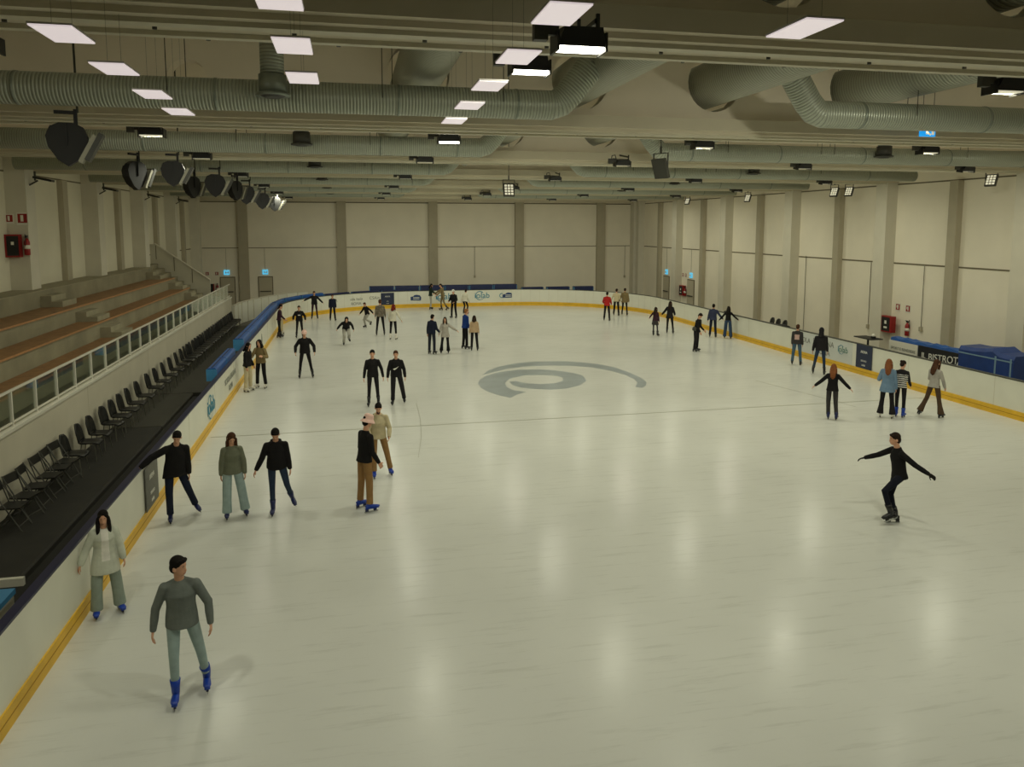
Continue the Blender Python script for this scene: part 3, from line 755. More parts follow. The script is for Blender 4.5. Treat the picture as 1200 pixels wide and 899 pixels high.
# low white barrier from parapet to the rink corner
lp = [(-6.5, 45.7), (-6.35, 47.7), (-5.9, 49.6), (-5.2, 51.6), (-4.2, 53.6), (-2.9, 55.0)]
lo = empty('low_barrier', (0, 0, 0), 'white panelled low barrier between the parapet end and the far left corner', 'barrier')
strip('barrier_panel', lp, 0, .1, -.03, 1.18, M_board, lo)
strip('barrier_cap', lp, -.02, .12, 1.18, 1.22, M_pillar, lo)
b = MB()
for i in range(len(lp) - 1):
    for q in (0, .5):
        x = lp[i][0] + (lp[i + 1][0] - lp[i][0]) * q; y = lp[i][1] + (lp[i + 1][1] - lp[i][1]) * q; MB().obox((x + .012, y - .01, .6), (.05, .05, 1.2)).build('barrier_post', M_pillar, lo)

# rubber floor with mats
struct(MB().box(PX_, BX0 - .12, 1, YE_ + .5, -.03, .005).build('floor_rubber', M_rubber), 'black rubber floor strip between the parapet and the left barrier')
for i, (x0, x1, y0, y1) in enumerate(((PX_ + .02, -5.25, 22.62, 27.0), (PX_ + .02, -4.75, 27.05, 45), (PX_ + .02, -5.25, 13.1, 22.58))):
    o = MB().prism([(x0, 0.0), (x1, 0.0), (x1, .1), (x1 - .04, .13), (x0, .13)], 1, y0, y1).build('rubber_mat', M_rubber2 if i < 2 else M_rubber)
    tag(o, ['lighter grey raised rubber mat halfway along the left barrier', 'long dark grey rubber mat under the far chairs', 'black raised rubber mat under the near chairs'][i], 'floor mat')
o = MB().box(-6.2, -5.2, 13.02, 13.1, .0, .135).build('step_edge', M_white); tag(o, 'pale strip edging the near end of the rubber mat', 'edge strip')
e = empty('cooler_box', (-5.15, 11.75, 0), 'blue box with a white side at the left frame edge behind the barrier', 'box')
MB().box(-.25, .2, -.35, .3, 0, .32).build('box_body', M_white, e); MB().box(-.27, .22, -.37, .32, .32, .4).build('lid', M_blue_l, e)

# ------------------------------------------------------------------ chairs
def seat_prof(pts, th): 
    up = [(x, z) for x, z in pts]; dn = [(x - .0, z - th) for x, z in reversed(pts)]; return up + dn
def shell_chair():
    e = empty('stacking_chair', (0, 0, 0), 'x', 'chair')
    b = MB(); b.prism([(.0, .0), (.03, .0)], 1, 0, 0) if False else None
    # curved seat and separate rounded shell back, facing +x
    b = MB(); n = 9; vs = []
    for i in range(n):
        x = -.2 + .42 * i / (n - 1); hw = .2 + .02 * math.sin(PI * i / (n - 1)); z = .45 + (.025 if i in (0,) else 0) - (.03 if i == n - 1 else 0)
        for (y, dz) in ((-hw, .02), (-hw * .5, -.01), (hw * .5, -.01), (hw, .02), (hw, -.015), (hw * .5, -.04), (-hw * .5, -.04), (-hw, -.015)): vs.append((x, y, z + dz))
    fs = [(i * 8 + k, i * 8 + (k + 1) % 8, (i + 1) * 8 + (k + 1) % 8, (i + 1) * 8 + k) for i in range(n - 1) for k in range(8)] + [tuple(range(8)), tuple(range((n - 1) * 8 + 7, (n - 1) * 8 - 1, -1))]
    b.add(vs, fs); b.build('seat', M_chair, e, True)
    b = MB(); vs = []; n = 9
    for i in range(n):
        t = i / (n - 1); z = .47 + .42 * t; x = -.2 - .09 * t; hw = .2 * (1 - .0 * t) * math.sqrt(max(.12, 1 - (max(0, t - .45) / .56) ** 2.4))
        for (y, dx) in ((-hw, .03), (-hw * .5, 0), (hw * .5, 0), (hw, .03), (hw, .0), (hw * .5, -.03), (-hw * .5, -.03), (-hw, .0)): vs.append((x + dx, y, z))
    b.add(vs, fs); b.build('backrest', M_chair, e, True)
    for sx in (-1, 1):
        for sy in (-1, 1): MB().cap((sx * .14, sy * .15, .43), .011, (sx * .2 - (.02 if sx > 0 else 0), sy * .2, .012), .011, seg=6).build('leg', M_leg, e)
    return e
def folding_chair():
    e = empty('folding_chair', (0, 0, 0), 'x', 'chair')
    MB().obox((0, 0, .445), (.38, .4, .03)).build('seat', M_chair, e)
    MB().obox((-.27, 0, .79), (.025, .4, .17), Matrix.Rotation(rad(-12), 3, 'Y')).build('backrest', M_chair, e)
    for sy in (-1, 1):
        MB().cap((-.29, sy * .2, .87), .013, (.2, sy * .2, .012), .013, seg=6).build('front_leg', M_dark2, e)
        MB().cap((.05, sy * .18, .43), .013, (-.24, sy * .18, .012), .013, seg=6).build('rear_leg', M_dark2, e)
        MB().cap((-.29, sy * .2, .87), .012, (-.16, sy * .2, .45), .012, seg=6).build('back_tube', M_dark2, e)
    MB().cap((-.18, -.18, .1), .01, (-.18, .18, .1), .01, seg=6).cap((.15, -.2, .1), .01, (.15, .2, .1), .01, seg=6).build('crossbar', M_dark2, e)
    return e
cys = [15.3, 15.85, 16.4, 17.05, 17.6, 18.05, 18.62, 19.62, 20.4, 21.4, 22.2, 22.95, 23.75, 24.75, 26.0, 27.0, 28.1, 29.15, 30.2, 31.1]
y = 31.75
while y < 44.6: cys.append(y); y += .57
sh = fo = None
for i, y in enumerate(cys):
    fold = i < 6
    if fold: o = fo = folding_chair() if fo is None else copy_tree(fo)
    else: o = sh = shell_chair() if sh is None else copy_tree(sh)
    o.location = (-6.18, y, .13); o.rotation_euler = (0, 0, rad(random.uniform(-6, 6) - (9 if i % 4 == 1 else 0)))
    o['label'] = ('black folding chair with open back, %s from the near end of the wall row' % ordn(i)) if fold else \
                 ('black shell chair on chrome legs against the parapet, %s from the near end' % ordn(i))
    o['group'] = 'folding chairs at the near end of the row' if fold else 'shell chairs along the white parapet'
for i, y in enumerate((33.85, 34.45, 35.0)):
    o = copy_tree(sh); o.location = (20.6, y, .22); o.rotation_euler = (0, 0, PI)
    o['label'] = 'black chair back showing above the right barrier, %s of three' % ['nearest', 'middle', 'farthest'][i]; o['group'] = 'three chairs behind the right barrier'
pl = MB().box(19.9, 21.2, 33.3, 35.6, -.03, .22).build('low_platform', M_floor); tag(pl, 'low platform under the three chairs behind the right barrier', 'platform')

# ------------------------------------------------------------------ doors, signs, extinguishers
def door(n, x, y, w_, h_, axis, label):
    e = empty('door_%d' % n, (x, y, 0), None, None); e['kind'] = 'structure'; e['label'] = label
    if axis == 'y':   # on the back wall
        MB().box(-w_ / 2 - .06, w_ / 2 + .06, -.04, .0, -.03, h_ + .07).build('frame', M_frame, e)
        MB().box(-w_ / 2, w_ / 2, -.06, -.04, 0, h_).build('leaf', M_door, e)
        MB().box(-w_ / 2 + .08, w_ / 2 - .08, -.12, -.07, .98, 1.04).build('push_bar', M_dark2, e)
    else:
        MB().box(-.04, .0, -w_ / 2 - .06, w_ / 2 + .06, -.03, h_ + .07).build('frame', M_frame, e)
        MB().box(-.06, -.04, -w_ / 2, w_ / 2, 0, h_).build('leaf', M_door, e)
        MB().box(-.12, -.07, -w_ / 2 + .08, w_ / 2 - .08, .98, 1.04).build('push_bar', M_dark2, e)
    return e
door(1, -6.0, YB, .92, 2.02, 'y', 'pale fire door on the back wall under the right exit sign')
door(2, -8.6, YB, .92, 2.02, 'y', 'pale fire door on the back wall beside the far stairs')
door(3, XR, 48.1, .95, 2.05, 'x', 'pale fire door on the right wall beside the red extinguishers')
door(4, XR, 52.2, .95, 2.05, 'x', 'pale fire door on the right wall nearest the back corner')
def wexit(x, y, axis, label):
    e = empty('exit_sign', (x, y, 2.4), label, 'exit sign')
    s = (.38, .06, .34) if axis == 'y' else (.06, .38, .34)
    MB().obox((0, 0, 0), s).build('sign_face', M_exit, e)
    d = (0, -.035, 0) if axis == 'y' else (-.035, 0, 0)
    b = MB()
    if axis == 'y': b.obox((-.05, -.035, 0), (.05, .01, .16)).obox((.02, -.035, -.02), (.16, .01, .04)).obox((.12, -.035, 0), (.05, .01, .16))
    else: b.obox((-.035, -.05, 0), (.01, .05, .16)).obox((-.035, .02, -.02), (.01, .16, .04)).obox((-.035, .12, 0), (.01, .05, .16))
    b.build('pictogram', M_signw, e)
    MB().cap((0, -.02 if axis == 'y' else 0, .17), .008, (0, -.02 if axis == 'y' else 0, 1.7), .008, seg=5).build('cable', M_cable, e)
wexit(-6.0, YB - .03, 'y', 'lit blue exit sign above the right door of the back wall')
wexit(-8.65, YB - .03, 'y', 'lit blue exit sign above the door beside the far stairs')
wexit(XR - .03, 48.1, 'x', 'lit blue exit sign above the right wall door near the extinguishers')
wexit(XR - .03, 52.2, 'x', 'small lit exit sign on the right wall nearest the corner')
def wsign(x, y, z, axis, label, s=.3):
    e = empty('safety_sign', (x, y, z), label, 'sign')
    if axis == 'x':
        sg = -1 if x > 0 else 1
        MB().obox((0, 0, 0), (.012, s * .85, s)).build('plate', M_signw, e)
        MB().obox((sg * .008, 0, s * .04), (.006, s * .68, s * .72)).build('red_field', M_red, e)
        MB().obox((sg * .013, -.03 * s, s * .04), (.006, s * .2, s * .5)).obox((sg * .013, .16 * s, s * .1), (.006, s * .1, s * .28)).build('pictogram', M_signw, e)
    else:
        MB().obox((0, 0, 0), (s * .85, .012, s)).build('plate', M_signw, e)
        MB().obox((0, -.008, s * .04), (s * .68, .006, s * .72)).build('red_field', M_red, e)
        MB().obox((-.03 * s, -.013, s * .04), (s * .2, .006, s * .5)).build('pictogram', M_signw, e)
wsign(XR - .01, 28.05, 2.31, 'x', 'red and white fire sign, left one above the hose cabinet on the right wall', .34)
wsign(XR - .01, 27.45, 2.3, 'x', 'red and white fire sign, right one above the extinguisher on the right wall', .34)
wsign(XR - .01, 49.4, 2.35, 'x', 'small fire sign on the far right wall, left one'); wsign(XR - .01, 48.95, 2.35, 'x', 'small fire sign on the far right wall, right one')
wsign(-9.96, YB - .01, 2.32, 'y', 'small fire sign on the back wall, left of the pair'); wsign(-9.32, YB - .01, 2.32, 'y', 'small fire sign on the back wall, right of the pair')
wsign(-10.14, 27.24, 5.93, 'y', 'red and white sign on the left pillar above the fire extinguisher', .4) 
wsign(-10.52, 27.24, 5.93, 'y', 'narrow notice on the left pillar beside the red sign', .3)
def hose(x, y, z, sg, label):
    e = empty('hose_cabinet', (x, y, z), label, 'hose cabinet')
    MB().obox((0, 0, 0), (.22, .62, .68)).build('cabinet', M_red, e)
    MB().obox((sg * .115, .03, 0), (.012, .48, .58)).build('black_door', M_black, e)
    MB().obox((sg * .125, .03, .08), (.006, .12, .14)).obox((sg * .125, .03, -.14), (.006, .2, .08)).build('door_sticker', M_signw, e)
def exting(x, y, z, label, s=1.0):
    e = empty('fire_extinguisher', (x, y, z), label, 'fire extinguisher')
    MB().loft([(0, 0, 0), (0, 0, .02), (0, 0, .42), (0, 0, .5), (0, 0, .54)], [.07, .085, .085, .05, .03], seg=18).build('cylinder', M_red, e, True)
    MB().obox((0, 0, .58), (.04, .12, .06)).obox((0, .05, .62), (.02, .14, .02)).build('valve', M_dark, e)
    MB().cap((0, -.05, .58), .012, (0, -.12, .66), .012, seg=6).cap((0, -.12, .66), .012, (0, -.14, .3), .012, seg=6).build('hose', M_black, e)
    MB().loft([(0, 0, .2), (0, 0, .32)], .087, seg=18).build('label_band', M_signw, e, True)
hose(22.15, 28.15, 1.6, -1, 'red hose cabinet with black door on the right wall behind the banner')
exting(22.41, 27.35, 1.2, 'red fire extinguisher on the right wall beside the hose cabinet')
hose(XR - .12, 49.2, 1.3, -1, 'small red hose cabinet on the far right wall'); exting(XR - .12, 48.78, .95, 'small red fire extinguisher on the far right wall')
e = empty('hose_cabinet', (-9.85, YB - .12, 1.25), 'dark hose cabinet on the back wall behind the stair banister', 'hose cabinet')
MB().obox((0, 0, 0), (.6, .22, .7)).build('cabinet', M_dark, e); MB().obox((.32, -.02, 0), (.04, .2, .7)).build('side', M_red, e)
exting(-9.3, YB - .12, 1.0, 'small dark fire extinguisher on the back wall beside the hose cabinet')
e = empty('hose_cabinet', (-10.4, 27.1, 5.08), 'red hose cabinet with black door high on the left pillar above the bleachers', 'hose cabinet')
MB().obox((-.02, 0, 0), (.46, .26, .72)).build('cabinet', M_red, e); MB().obox((.03, -.135, 0), (.34, .012, .62)).build('black_door', M_black, e); MB().obox((.03, -.145, .08), (.08, .006, .1)).build('door_sticker', M_signw, e)
exting(-10.02, 27.13, 4.78, 'red fire extinguisher on the left wall above the bleachers')

# ------------------------------------------------------------------ things behind the right barrier
e = empty('banner', (20.55, 25.2, 0), 'white banner with grey lettering behind the right barrier', 'banner')
MB().box(-.03, .0, -.75, .78, -.03, 1.3).build('sheet', M_signw, e)
text_obj('lettering', 'SPORT E BENESSERE', M_greyprint, e, plane_mat((-.036, 0, 1.02), (0, -1, 0), (0, 0, 1)), .15)
e = empty('banner', (20.55, 23.2, 0), 'black banner reading IL BISTROT behind the right barrier', 'banner')
MB().box(-.03, .0, -1.0, 1.2, -.03, 1.32).build('sheet', mat('black_banner', (26, 28, 32), .5), e)
text_obj('lettering', 'IL', M_whiteprint, e, plane_mat((-.036, .92, .98), (0, -1, 0), (0, 0, 1)), .28)
text_obj('lettering', 'BISTROT', M_whiteprint, e, plane_mat((-.036, -.02, 1.0), (0, -1, .06), (0, 0, 1)), .36)
MB().add([(-.036, -.68, .86), (-.036, -.72, .9), (-.036, -1.02, 1.28), (-.036, -.82, 1.2)], [(0, 1, 2, 3)]) 
q = MB(); q.add([(-.036, -.62, .82), (-.036, -.7, .84), (-.036, -.98, 1.2), (-.036, -.84, 1.26)], [(0, 1, 2, 3)]); q.build('feather_mark', M_whiteprint, e)
b = MB(); vs = []; n = 18
for i in range(n):
    y = 26.0 - (26.0 - 22.4) * i / (n - 1)
    for (x, z) in ((20.6, 1.31), (20.62, 1.40 + .03 * math.sin(i * 1.9)), (20.85, 1.43 + .03 * math.sin(i * 2.7)), (21.1, 1.36), (21.12, .0), (20.6, .0)): vs.append((x, y, z))
b.add(vs, [(i * 6 + k, i * 6 + (k + 1) % 6, (i + 1) * 6 + (k + 1) % 6, (i + 1) * 6 + k) for i in range(n - 1) for k in range(6)] + [tuple(range(6)), tuple(range((n - 1) * 6 + 5, (n - 1) * 6 - 1, -1))])
o = b.build('tarp_cover', M_blue); tag(o, 'long crumpled blue tarp behind the two banners', 'tarp')
e = empty('covered_stack', (20.9, 21.2, 0), 'big stack under a dark blue cover with grey straps, right of the banners', 'covered stack')
b = MB(); vs = []; n = 9
for i in range(n):
    t = i / (n - 1); y = 1.2 - 2.25 * t; zt = 1.62 + .08 * math.sin(PI * t) ** 6 - .03 * t + .1 * max(0, 1 - abs(t - .62) * 8)
    for (x, z) in ((-.45, .0), (-.45, zt - .12), (-.38, zt), (.4, zt + .02), (.46, zt - .1), (.46, 0)): vs.append((x, y, z))
b.add(vs, [(i * 6 + k, i * 6 + (k + 1) % 6, (i + 1) * 6 + (k + 1) % 6, (i + 1) * 6 + k) for i in range(n - 1) for k in range(6)] + [tuple(range(6)), tuple(range((n - 1) * 6 + 5, (n - 1) * 6 - 1, -1))])
b.build('cover', mat('cover_blue', (30, 60, 124), .5, noise=.15, nscale=3, bump=.3, bscale=6), e)
MB().box(-.46, -.452, -.38, -.32, 0, 1.5).box(-.46, -.452, -.98, -.92, 0, 1.5).box(-.458, -.45, -1.0, 1.2, 1.38, 1.42).build('strap', mat('strap_grey', (120, 150, 170), .5), e)
e = empty('high_table', (19.75, 26.2, 0), 'small black high table behind the navy poster', 'table')
MB().obox((0, 0, 1.36), (.55, 1.0, .04)).build('table_top', M_black, e); MB().cap((0, 0, .03), .04, (0, 0, 1.34), .04, seg=10).build('pole', M_dark, e); MB().loft([(0, 0, -.02), (0, 0, .01)], .25, seg=20).build('base', M_dark, e)
e = empty('small_device', (19.75, 25.9, 1.38), 'small white and black device on the high table', 'device')
MB().obox((0, 0, .04), (.12, .14, .08)).build('body', M_black, e); MB().ell((0, 0, .12), (.07, .07, .06)).build('dome', M_signw, e, True)
o = MB().loft([(19.9, 36.4, 1.19), (19.9, 36.7, 1.24), (19.9, 37.1, 1.19)], [.05, .09, .05], [.03, .05, .03], seg=10).build('folded_bag', M_black, smooth=True); tag(o, 'small black bag lying on the top of the right barrier', 'bag'); o.location = (-.63, 0, .02)
o = MB().loft([(19.27, 30.9, 1.2), (19.27, 31.3, 1.22), (19.27, 31.8, 1.2)], [.03, .05, .03], [.02, .03, .02], seg=10).build('glove', M_black, smooth=True); tag(o, 'dark glove lying on the right barrier near the two standing skaters', 'glove')
# ------------------------------------------------------------------ people
SKIN = mat('skin', (206, 156, 126), .55); SKIN_D = mat('eye_brow_beard_tone', (52, 34, 26), .6); LIP = mat('lip_tone', (158, 84, 74), .5)  # dark tone colours the eyes, brows and beard
def cloth(name, col, noise=.12, rough=.85): return mat('cloth_' + name, col, rough, noise=noise, nscale=9, bump=.35, bscale=28, spec=.2)
def hairm(name, col): return mat('hair_' + name, col, .75, spec=.15, noise=.3, nscale=22, bump=.5, bscale=40)
HB_ = {'black': hairm('black', (24, 20, 17)), 'brown': hairm('brown', (74, 48, 32)), 'ginger': hairm('ginger', (128, 78, 46)), 'dark': hairm('dark', (44, 32, 24)),
       'red': hairm('red', (110, 34, 26)), 'fair': hairm('fair', (150, 104, 62))}
SK = {'blue': (mat('skate_blue', (20, 62, 168), .35), mat('skate_navy', (16, 26, 70), .4)), 'black': (mat('skate_black', (24, 24, 28), .35), M_dark),
      'white': (mat('skate_white', (216, 212, 200), .4), M_dark2), 'dark': (mat('skate_dark_blue', (24, 34, 84), .35), M_dark)}
M_blade = mat('skate_blade', (190, 192, 190), .25, metal=.9)

def remesh(mb, name, vox, mats, parent, sm=2, colour=None):
    me = mb.mesh(name); o = bpy.data.objects.new(name, me); C.objects.link(o)
    m = o.modifiers.new('r', 'REMESH'); m.mode = 'VOXEL'; m.voxel_size = vox; m.use_smooth_shade = True
    if sm:
        s = o.modifiers.new('s', 'SMOOTH'); s.factor = .5; s.iterations = sm
    dg = bpy.context.evaluated_depsgraph_get(); dg.update()
    m2 = bpy.data.meshes.new_from_object(o.evaluated_get(dg))
    bpy.data.objects.remove(o); bpy.data.meshes.remove(me)
    m2.materials.clear()
    for q in mats: m2.materials.append(q)
    m2.name = name
    if colour:
        for p in m2.polygons: p.material_index = colour(p.center)
    else: m2.polygons.foreach_set('material_index', [0] * len(m2.polygons))
    m2.polygons.foreach_set('use_smooth', [True] * len(m2.polygons))
    r = bpy.data.objects.new(name, m2); C.objects.link(r); r.parent = parent
    return r

def sph(ab, fw, side):
    """direction from angles: ab outward, fw forward (degrees); 0,0 = straight down"""
    a, f = rad(ab), rad(fw)
    return Vector((side * math.sin(a) * math.cos(f), math.sin(f), -math.cos(a) * math.cos(f)))

def person(x, y, H, face, label, top=('sweater', cloth('black', (26, 25, 26))), legs=('slim', cloth('black', (26, 25, 26))), hair=('short', 'black'), hat=None,
           armL=(12, 4, 8, 14), armR=(12, 4, 8, 14), legL=(5, 4, 5, -4), legR=(5, 4, 5, -4), lean=4, side=0, twist=0, head=(0, 8), skate='black', fem=False,
           vox=.012, hands=True, extra=None, lift=None, group=None, foot_out=8, open_coat=None, sleeve='long', gloves=None, lowtop=0.0):
    """face: 0 faces the camera, 180 turned away, + towards picture right. Person's own right is local -x... (local forward = +y, left = -x)"""
    cam_dir = math.atan2(0 - y, 0 - x)
    fa = cam_dir + rad(face)
    e = empty('person', (x, y, 0), label, 'person', group, rz=fa - PI / 2)
    S = {}
    # skeleton, local: x to the person's right is +x when looking along +y
    legs_ = {}
    zmin = 9
    for nm, sd, sp in (('R', 1, legR), ('L', -1, legL)):
        hip = Vector((sd * .095, 0, 0)); k = hip + sph(sp[0], sp[1], sd) * .435; a = k + sph(sp[2], sp[3], sd) * .415
        legs_[nm] = [hip, k, a, sp[3]]; zmin = min(zmin, a.z)
    pz = -zmin + .17
    sup = [nm for nm in legs_ if legs_[nm][2].z < zmin + .05]
    off = sum((legs_[nm][2] for nm in sup), Vector()) / len(sup)
    base = Vector((-off.x, -off.y, pz))
    Rl = Matrix.Rotation(-rad(lean), 3, 'X') @ Matrix.Rotation(rad(side), 3, 'Y') @ Matrix.Rotation(rad(twist), 3, 'Z')
    def T(p): return base + Rl @ Vector(p)
    shw = .15 if fem else .172
    neck = T((0, .0, .53)); hd = T((0, .03, .68))
    Rh = Rl @ Matrix.Rotation(rad(head[0]), 3, 'Z') @ Matrix.Rotation(-rad(head[1]), 3, 'X')
    def Hd(p): return hd + Rh @ Vector(p)
    ztop = max(Hd((0, 0, .135)).z, Hd((0, -.05, .12)).z) + (.02 if hat else .012)
    s = H / ztop
    pel = base.copy()
    for nm in legs_:
        legs_[nm][0] = base + legs_[nm][0]; legs_[nm][1] = base + legs_[nm][1]; legs_[nm][2] = base + legs_[nm][2]
    arms = {}
    for nm, sd, sp in (('R', 1, armR), ('L', -1, armL)):
        sh = T((sd * shw, 0, .435)); el = sh + Rl @ (sph(sp[0], sp[1], sd) * .285); wr = el + Rl @ (sph(sp[2], sp[3], sd) * .25)
        arms[nm] = (sh, el, wr, sd)
    X = Rl @ Vector((1, 0, 0))
    V = vox
    def sc_(mb): mb.v = [(a * s, b * s, c * s) for a, b, c in mb.v]; return mb
    # ---- body: head, neck, trunk, limbs, hands in one surface
    b = MB()
    b.ell(Hd((0, -.008, .03)), (.074, .094, .1), Rh); b.ell(Hd((0, .018, -.03)), (.056, .07, .075), Rh); b.ell(Hd((0, .05, -.072)), (.03, .03, .026), Rh)
    b.cap(Hd((0, .084, .018)), .01, Hd((0, .096, -.016)), .0125, seg=8); b.ell(Hd((0, .082, -.05)), (.022, .014, .01), Rh, seg=10, rings=6)
    for sd in (-1, 1): b.ell(Hd((sd * .076, -.008, -.004)), (.012, .02, .032), Rh, seg=10, rings=6)
    b.cap(T((0, -.01, .46)), .055, Hd((0, -.01, -.05)), .052)
    b.loft([T((0, 0, -.04)), T((0, 0, .12)), T((0, 0, .32)), T((0, -.005, .45)), T((0, -.01, .5))], [.12, .1, .12, .1, .055], [.085, .08, .088, .062, .05], side=X)
    for nm, (sh, el, wr, sd) in arms.items():
        b.cap(sh, .04, el, .034); b.cap(el, .036, wr, .025)
        d = (wr - el).normalized(); fwd = (Rl @ Vector((0, 1, 0))); t = (fwd - d * fwd.dot(d));
        if t.length < .2: t = Rl @ Vector((0, 0, 1)); t = t - d * t.dot(d)
        t.normalize(); n = d.cross(t).normalized()
        if n.dot(X) * sd > 0: n = -n       # palm normal points to the body
        b.loft([wr - d * .01, wr + d * .03, wr + d * .075, wr + d * .09], [.025, .038, .042, .036], [.019, .016, .013, .01], side=t, seg=12)
        for q, (o_, ln) in enumerate(((.031, .066), (.0105, .074), (-.0105, .07), (-.031, .055))):
            p0 = wr + d * .08 + t * o_; p1 = p0 + (d * .93 + n * .32 + t * (o_ * 2.2)).normalized() * ln * .55; p2 = p1 + (d * .66 + n * .75).normalized() * ln * .5
            b.cap(p0, .0092, p1, .0085, seg=8); b.cap(p1, .0085, p2, .0072, seg=8)
        p0 = wr + d * .03 + t * .03; p1 = p0 + (d * .6 + t * .75 + n * .15).normalized() * .042; p2 = p1 + (d * .85 + t * .3 + n * .4).normalized() * .032
        b.cap(p0, .0125, p1, .0105, seg=8); b.cap(p1, .0105, p2, .0085, seg=8)
    for nm in legs_:
        h, k, a, f = legs_[nm]; b.cap(h, .07, k, .045); b.cap(k, .045, a, .034)
    sc_(b)
    eyes = [Hd((sd * .031, .088, .024)) * s for sd in (-1, 1)]; brow = [Hd((sd * .032, .09, .044)) * s for sd in (-1, 1)]; mouth = Hd((0, .095, -.05)) * s
    beard = Hd((0, .06, -.075)) * s if extra == 'beard' else None
    def colour(c):
        for q in eyes:
            if (c - q).length < .0125 * s: return 1
        for q in brow:
            dv = c - q
            if dv.length < .02 * s and abs((Rh.transposed() @ dv).z) < .0055 * s: return 1
        if (c - mouth).length < .02 * s and abs((Rh.transposed() @ (c - mouth)).z) < .0075 * s: return 2
        if beard is not None and (c - beard).length < .05 * s and (c - mouth).length > .017 * s: return 1
        if gloves:
            for nm, (sh, el, wr, sd) in arms.items():
                if (c - (wr + (wr - el).normalized() * .08) * s).length < .11: return 3
        return 0
    remesh(b, 'body', min(V, .0085) if V < .011 else V * .85, [SKIN, SKIN_D, LIP, gloves or SKIN], e, 1, colour)
    # ---- trousers
    kind, lm = legs
    b = MB()
    b.loft([T((0, .0, .14)), base + Vector((0, 0, .02)), base + Vector((0, 0, -.07))], [.125 if fem else .135, .15, .135], [.09, .11, .095], side=X)
    W = {'slim': (.082, .058, .05), 'straight': (.086, .07, .064), 'wide': (.09, .09, .098), 'flare': (.083, .064, .1), 'loose': (.09, .078, .068), 'skirt': (.08, .052, .046)}[kind]
    for nm in legs_:
        h, k, a, f = legs_[nm]; d = (a - k).normalized(); hem = a + d * (.035 if kind in ('wide', 'flare') else -.06 if kind == 'slim' else .0)
        m1 = k + (a - k) * .5
        wb = W[2] if kind != 'flare' else W[2]; wm = (W[1] + W[2]) / 2 * (.94 if kind != 'flare' else .85)
        b.loft([h + Vector((0, 0, .0)), h + (k - h) * .5, k, m1, hem], [W[0], (W[0] + W[1]) / 2 * 1.02, W[1], wm, wb], side=X, seg=14)
    if kind == 'skirt':
        b.loft([T((0, 0, .1)), base + Vector((0, 0, -.05)), base + Vector((0, .01, -.3))], [.13, .18, .23], [.1, .14, .18], side=X)
    sc_(b); remesh(b, 'trousers', V, [lm], e, 2)
    # ---- top
    tk, tm = top[0], top[1]
    infl = {'tshirt': .0, 'sweater': .012, 'hoodie': .022, 'jacket': .026, 'coat': .03, 'cardigan': .03}[tk]
    hemz = {'tshirt': -.06, 'sweater': -.06, 'hoodie': -.08, 'jacket': -.08, 'coat': -.34, 'cardigan': -.26}[tk] - lowtop
    b = MB(); tw = .13 if fem else .15; i_ = infl
    pts = [T((0, 0, max(hemz, -.06))), T((0, 0, .06)), T((0, 0, .2)), T((0, .005, .34)), T((0, -.005, .42)), T((0, -.01, .5))]
    ra = [.175 + i_, tw + .018 + i_, tw + .0 + i_, tw + .005 + i_, .135 + i_ * .6, .07 + i_ * .6]
    rb = [.128 + i_, .1 + i_, .1 + i_, .112 + i_, .09 + i_, .062 + i_ * .6]
    if fem: rb[3] += .018
    if hemz < -.1:
        pts = [base + Vector((0, 0, hemz))] + pts; ra = [.2 + i_] + ra; rb = [.155 + i_] + rb
    b.loft(pts, ra, rb, side=X, seg=20)
    for nm, (sh, el, wr, sd) in arms.items():
        d = (wr - el).normalized()
        b.cap(T((sd * .06, -.012, .475)), .045 + i_ * .4, sh + (el - sh) * .06, .052 + i_ * .5)
        if sleeve == 'short': b.cap(sh, .06 + i_, sh + (el - sh) * .62, .058 + i_); continue
        b.cap(sh, .054 + i_ * .6, el, .042 + i_ * .8)
        b.loft([el - d * .03, el + d * .12, wr - d * .025, wr + d * .01], [.04 + i_ * .8, .039 + i_ * .8, .033 + i_ * .6, .03 + i_ * .5], seg=14)
    if tk == 'hoodie': b.loft([T((-.1, -.07, .49)), T((0, -.11, .485)), T((.1, -.07, .49))], [.03, .055, .03], seg=10); b.cap(T((-.085, .03, .5)), .028, T((.085, .03, .5)), .028)
    if tk in ('coat', 'jacket', 'cardigan'): b.loft([T((-.075, -.03, .52)), T((0, -.07, .53)), T((.075, -.03, .52))], .026, seg=10)
    if tk in ('sweater',): b.loft([T((0, -.01, .49)), T((0, -.008, .525))], [.072, .066], seg=16)
    sc_(b); ti = Rl.transposed()
    def tcol(c):
        l = ti @ (c / s - base)
        if open_coat and l.y > .04 and abs(l.x) < .062 - max(0, l.z) * .02 and l.z > -.02 and l.z < .5: return 1
        if len(top) > 2 and top[2] == 'stripes' and l.z < .36 and abs(l.x) < .19: return 1 if int((l.z + 1) * 100 / 3.2) % 2 == 0 else 0
        if len(top) > 2 and top[2] == 'yoke' and l.z > .36: return 1
        if len(top) > 2 and top[2] == 'square' and l.y < -.03 and abs(l.x) < .1 and .14 < l.z < .36: return 1
        return 0
    ms = [tm] + ([open_coat] if open_coat else []) + ([top[3]] if len(top) > 3 else [])
    remesh(b, {'tshirt': 't_shirt', 'sweater': 'sweater', 'hoodie': 'hoodie', 'jacket': 'jacket', 'coat': 'coat', 'cardigan': 'cardigan'}[tk], V, ms, e, 6, tcol if len(ms) > 1 else None)
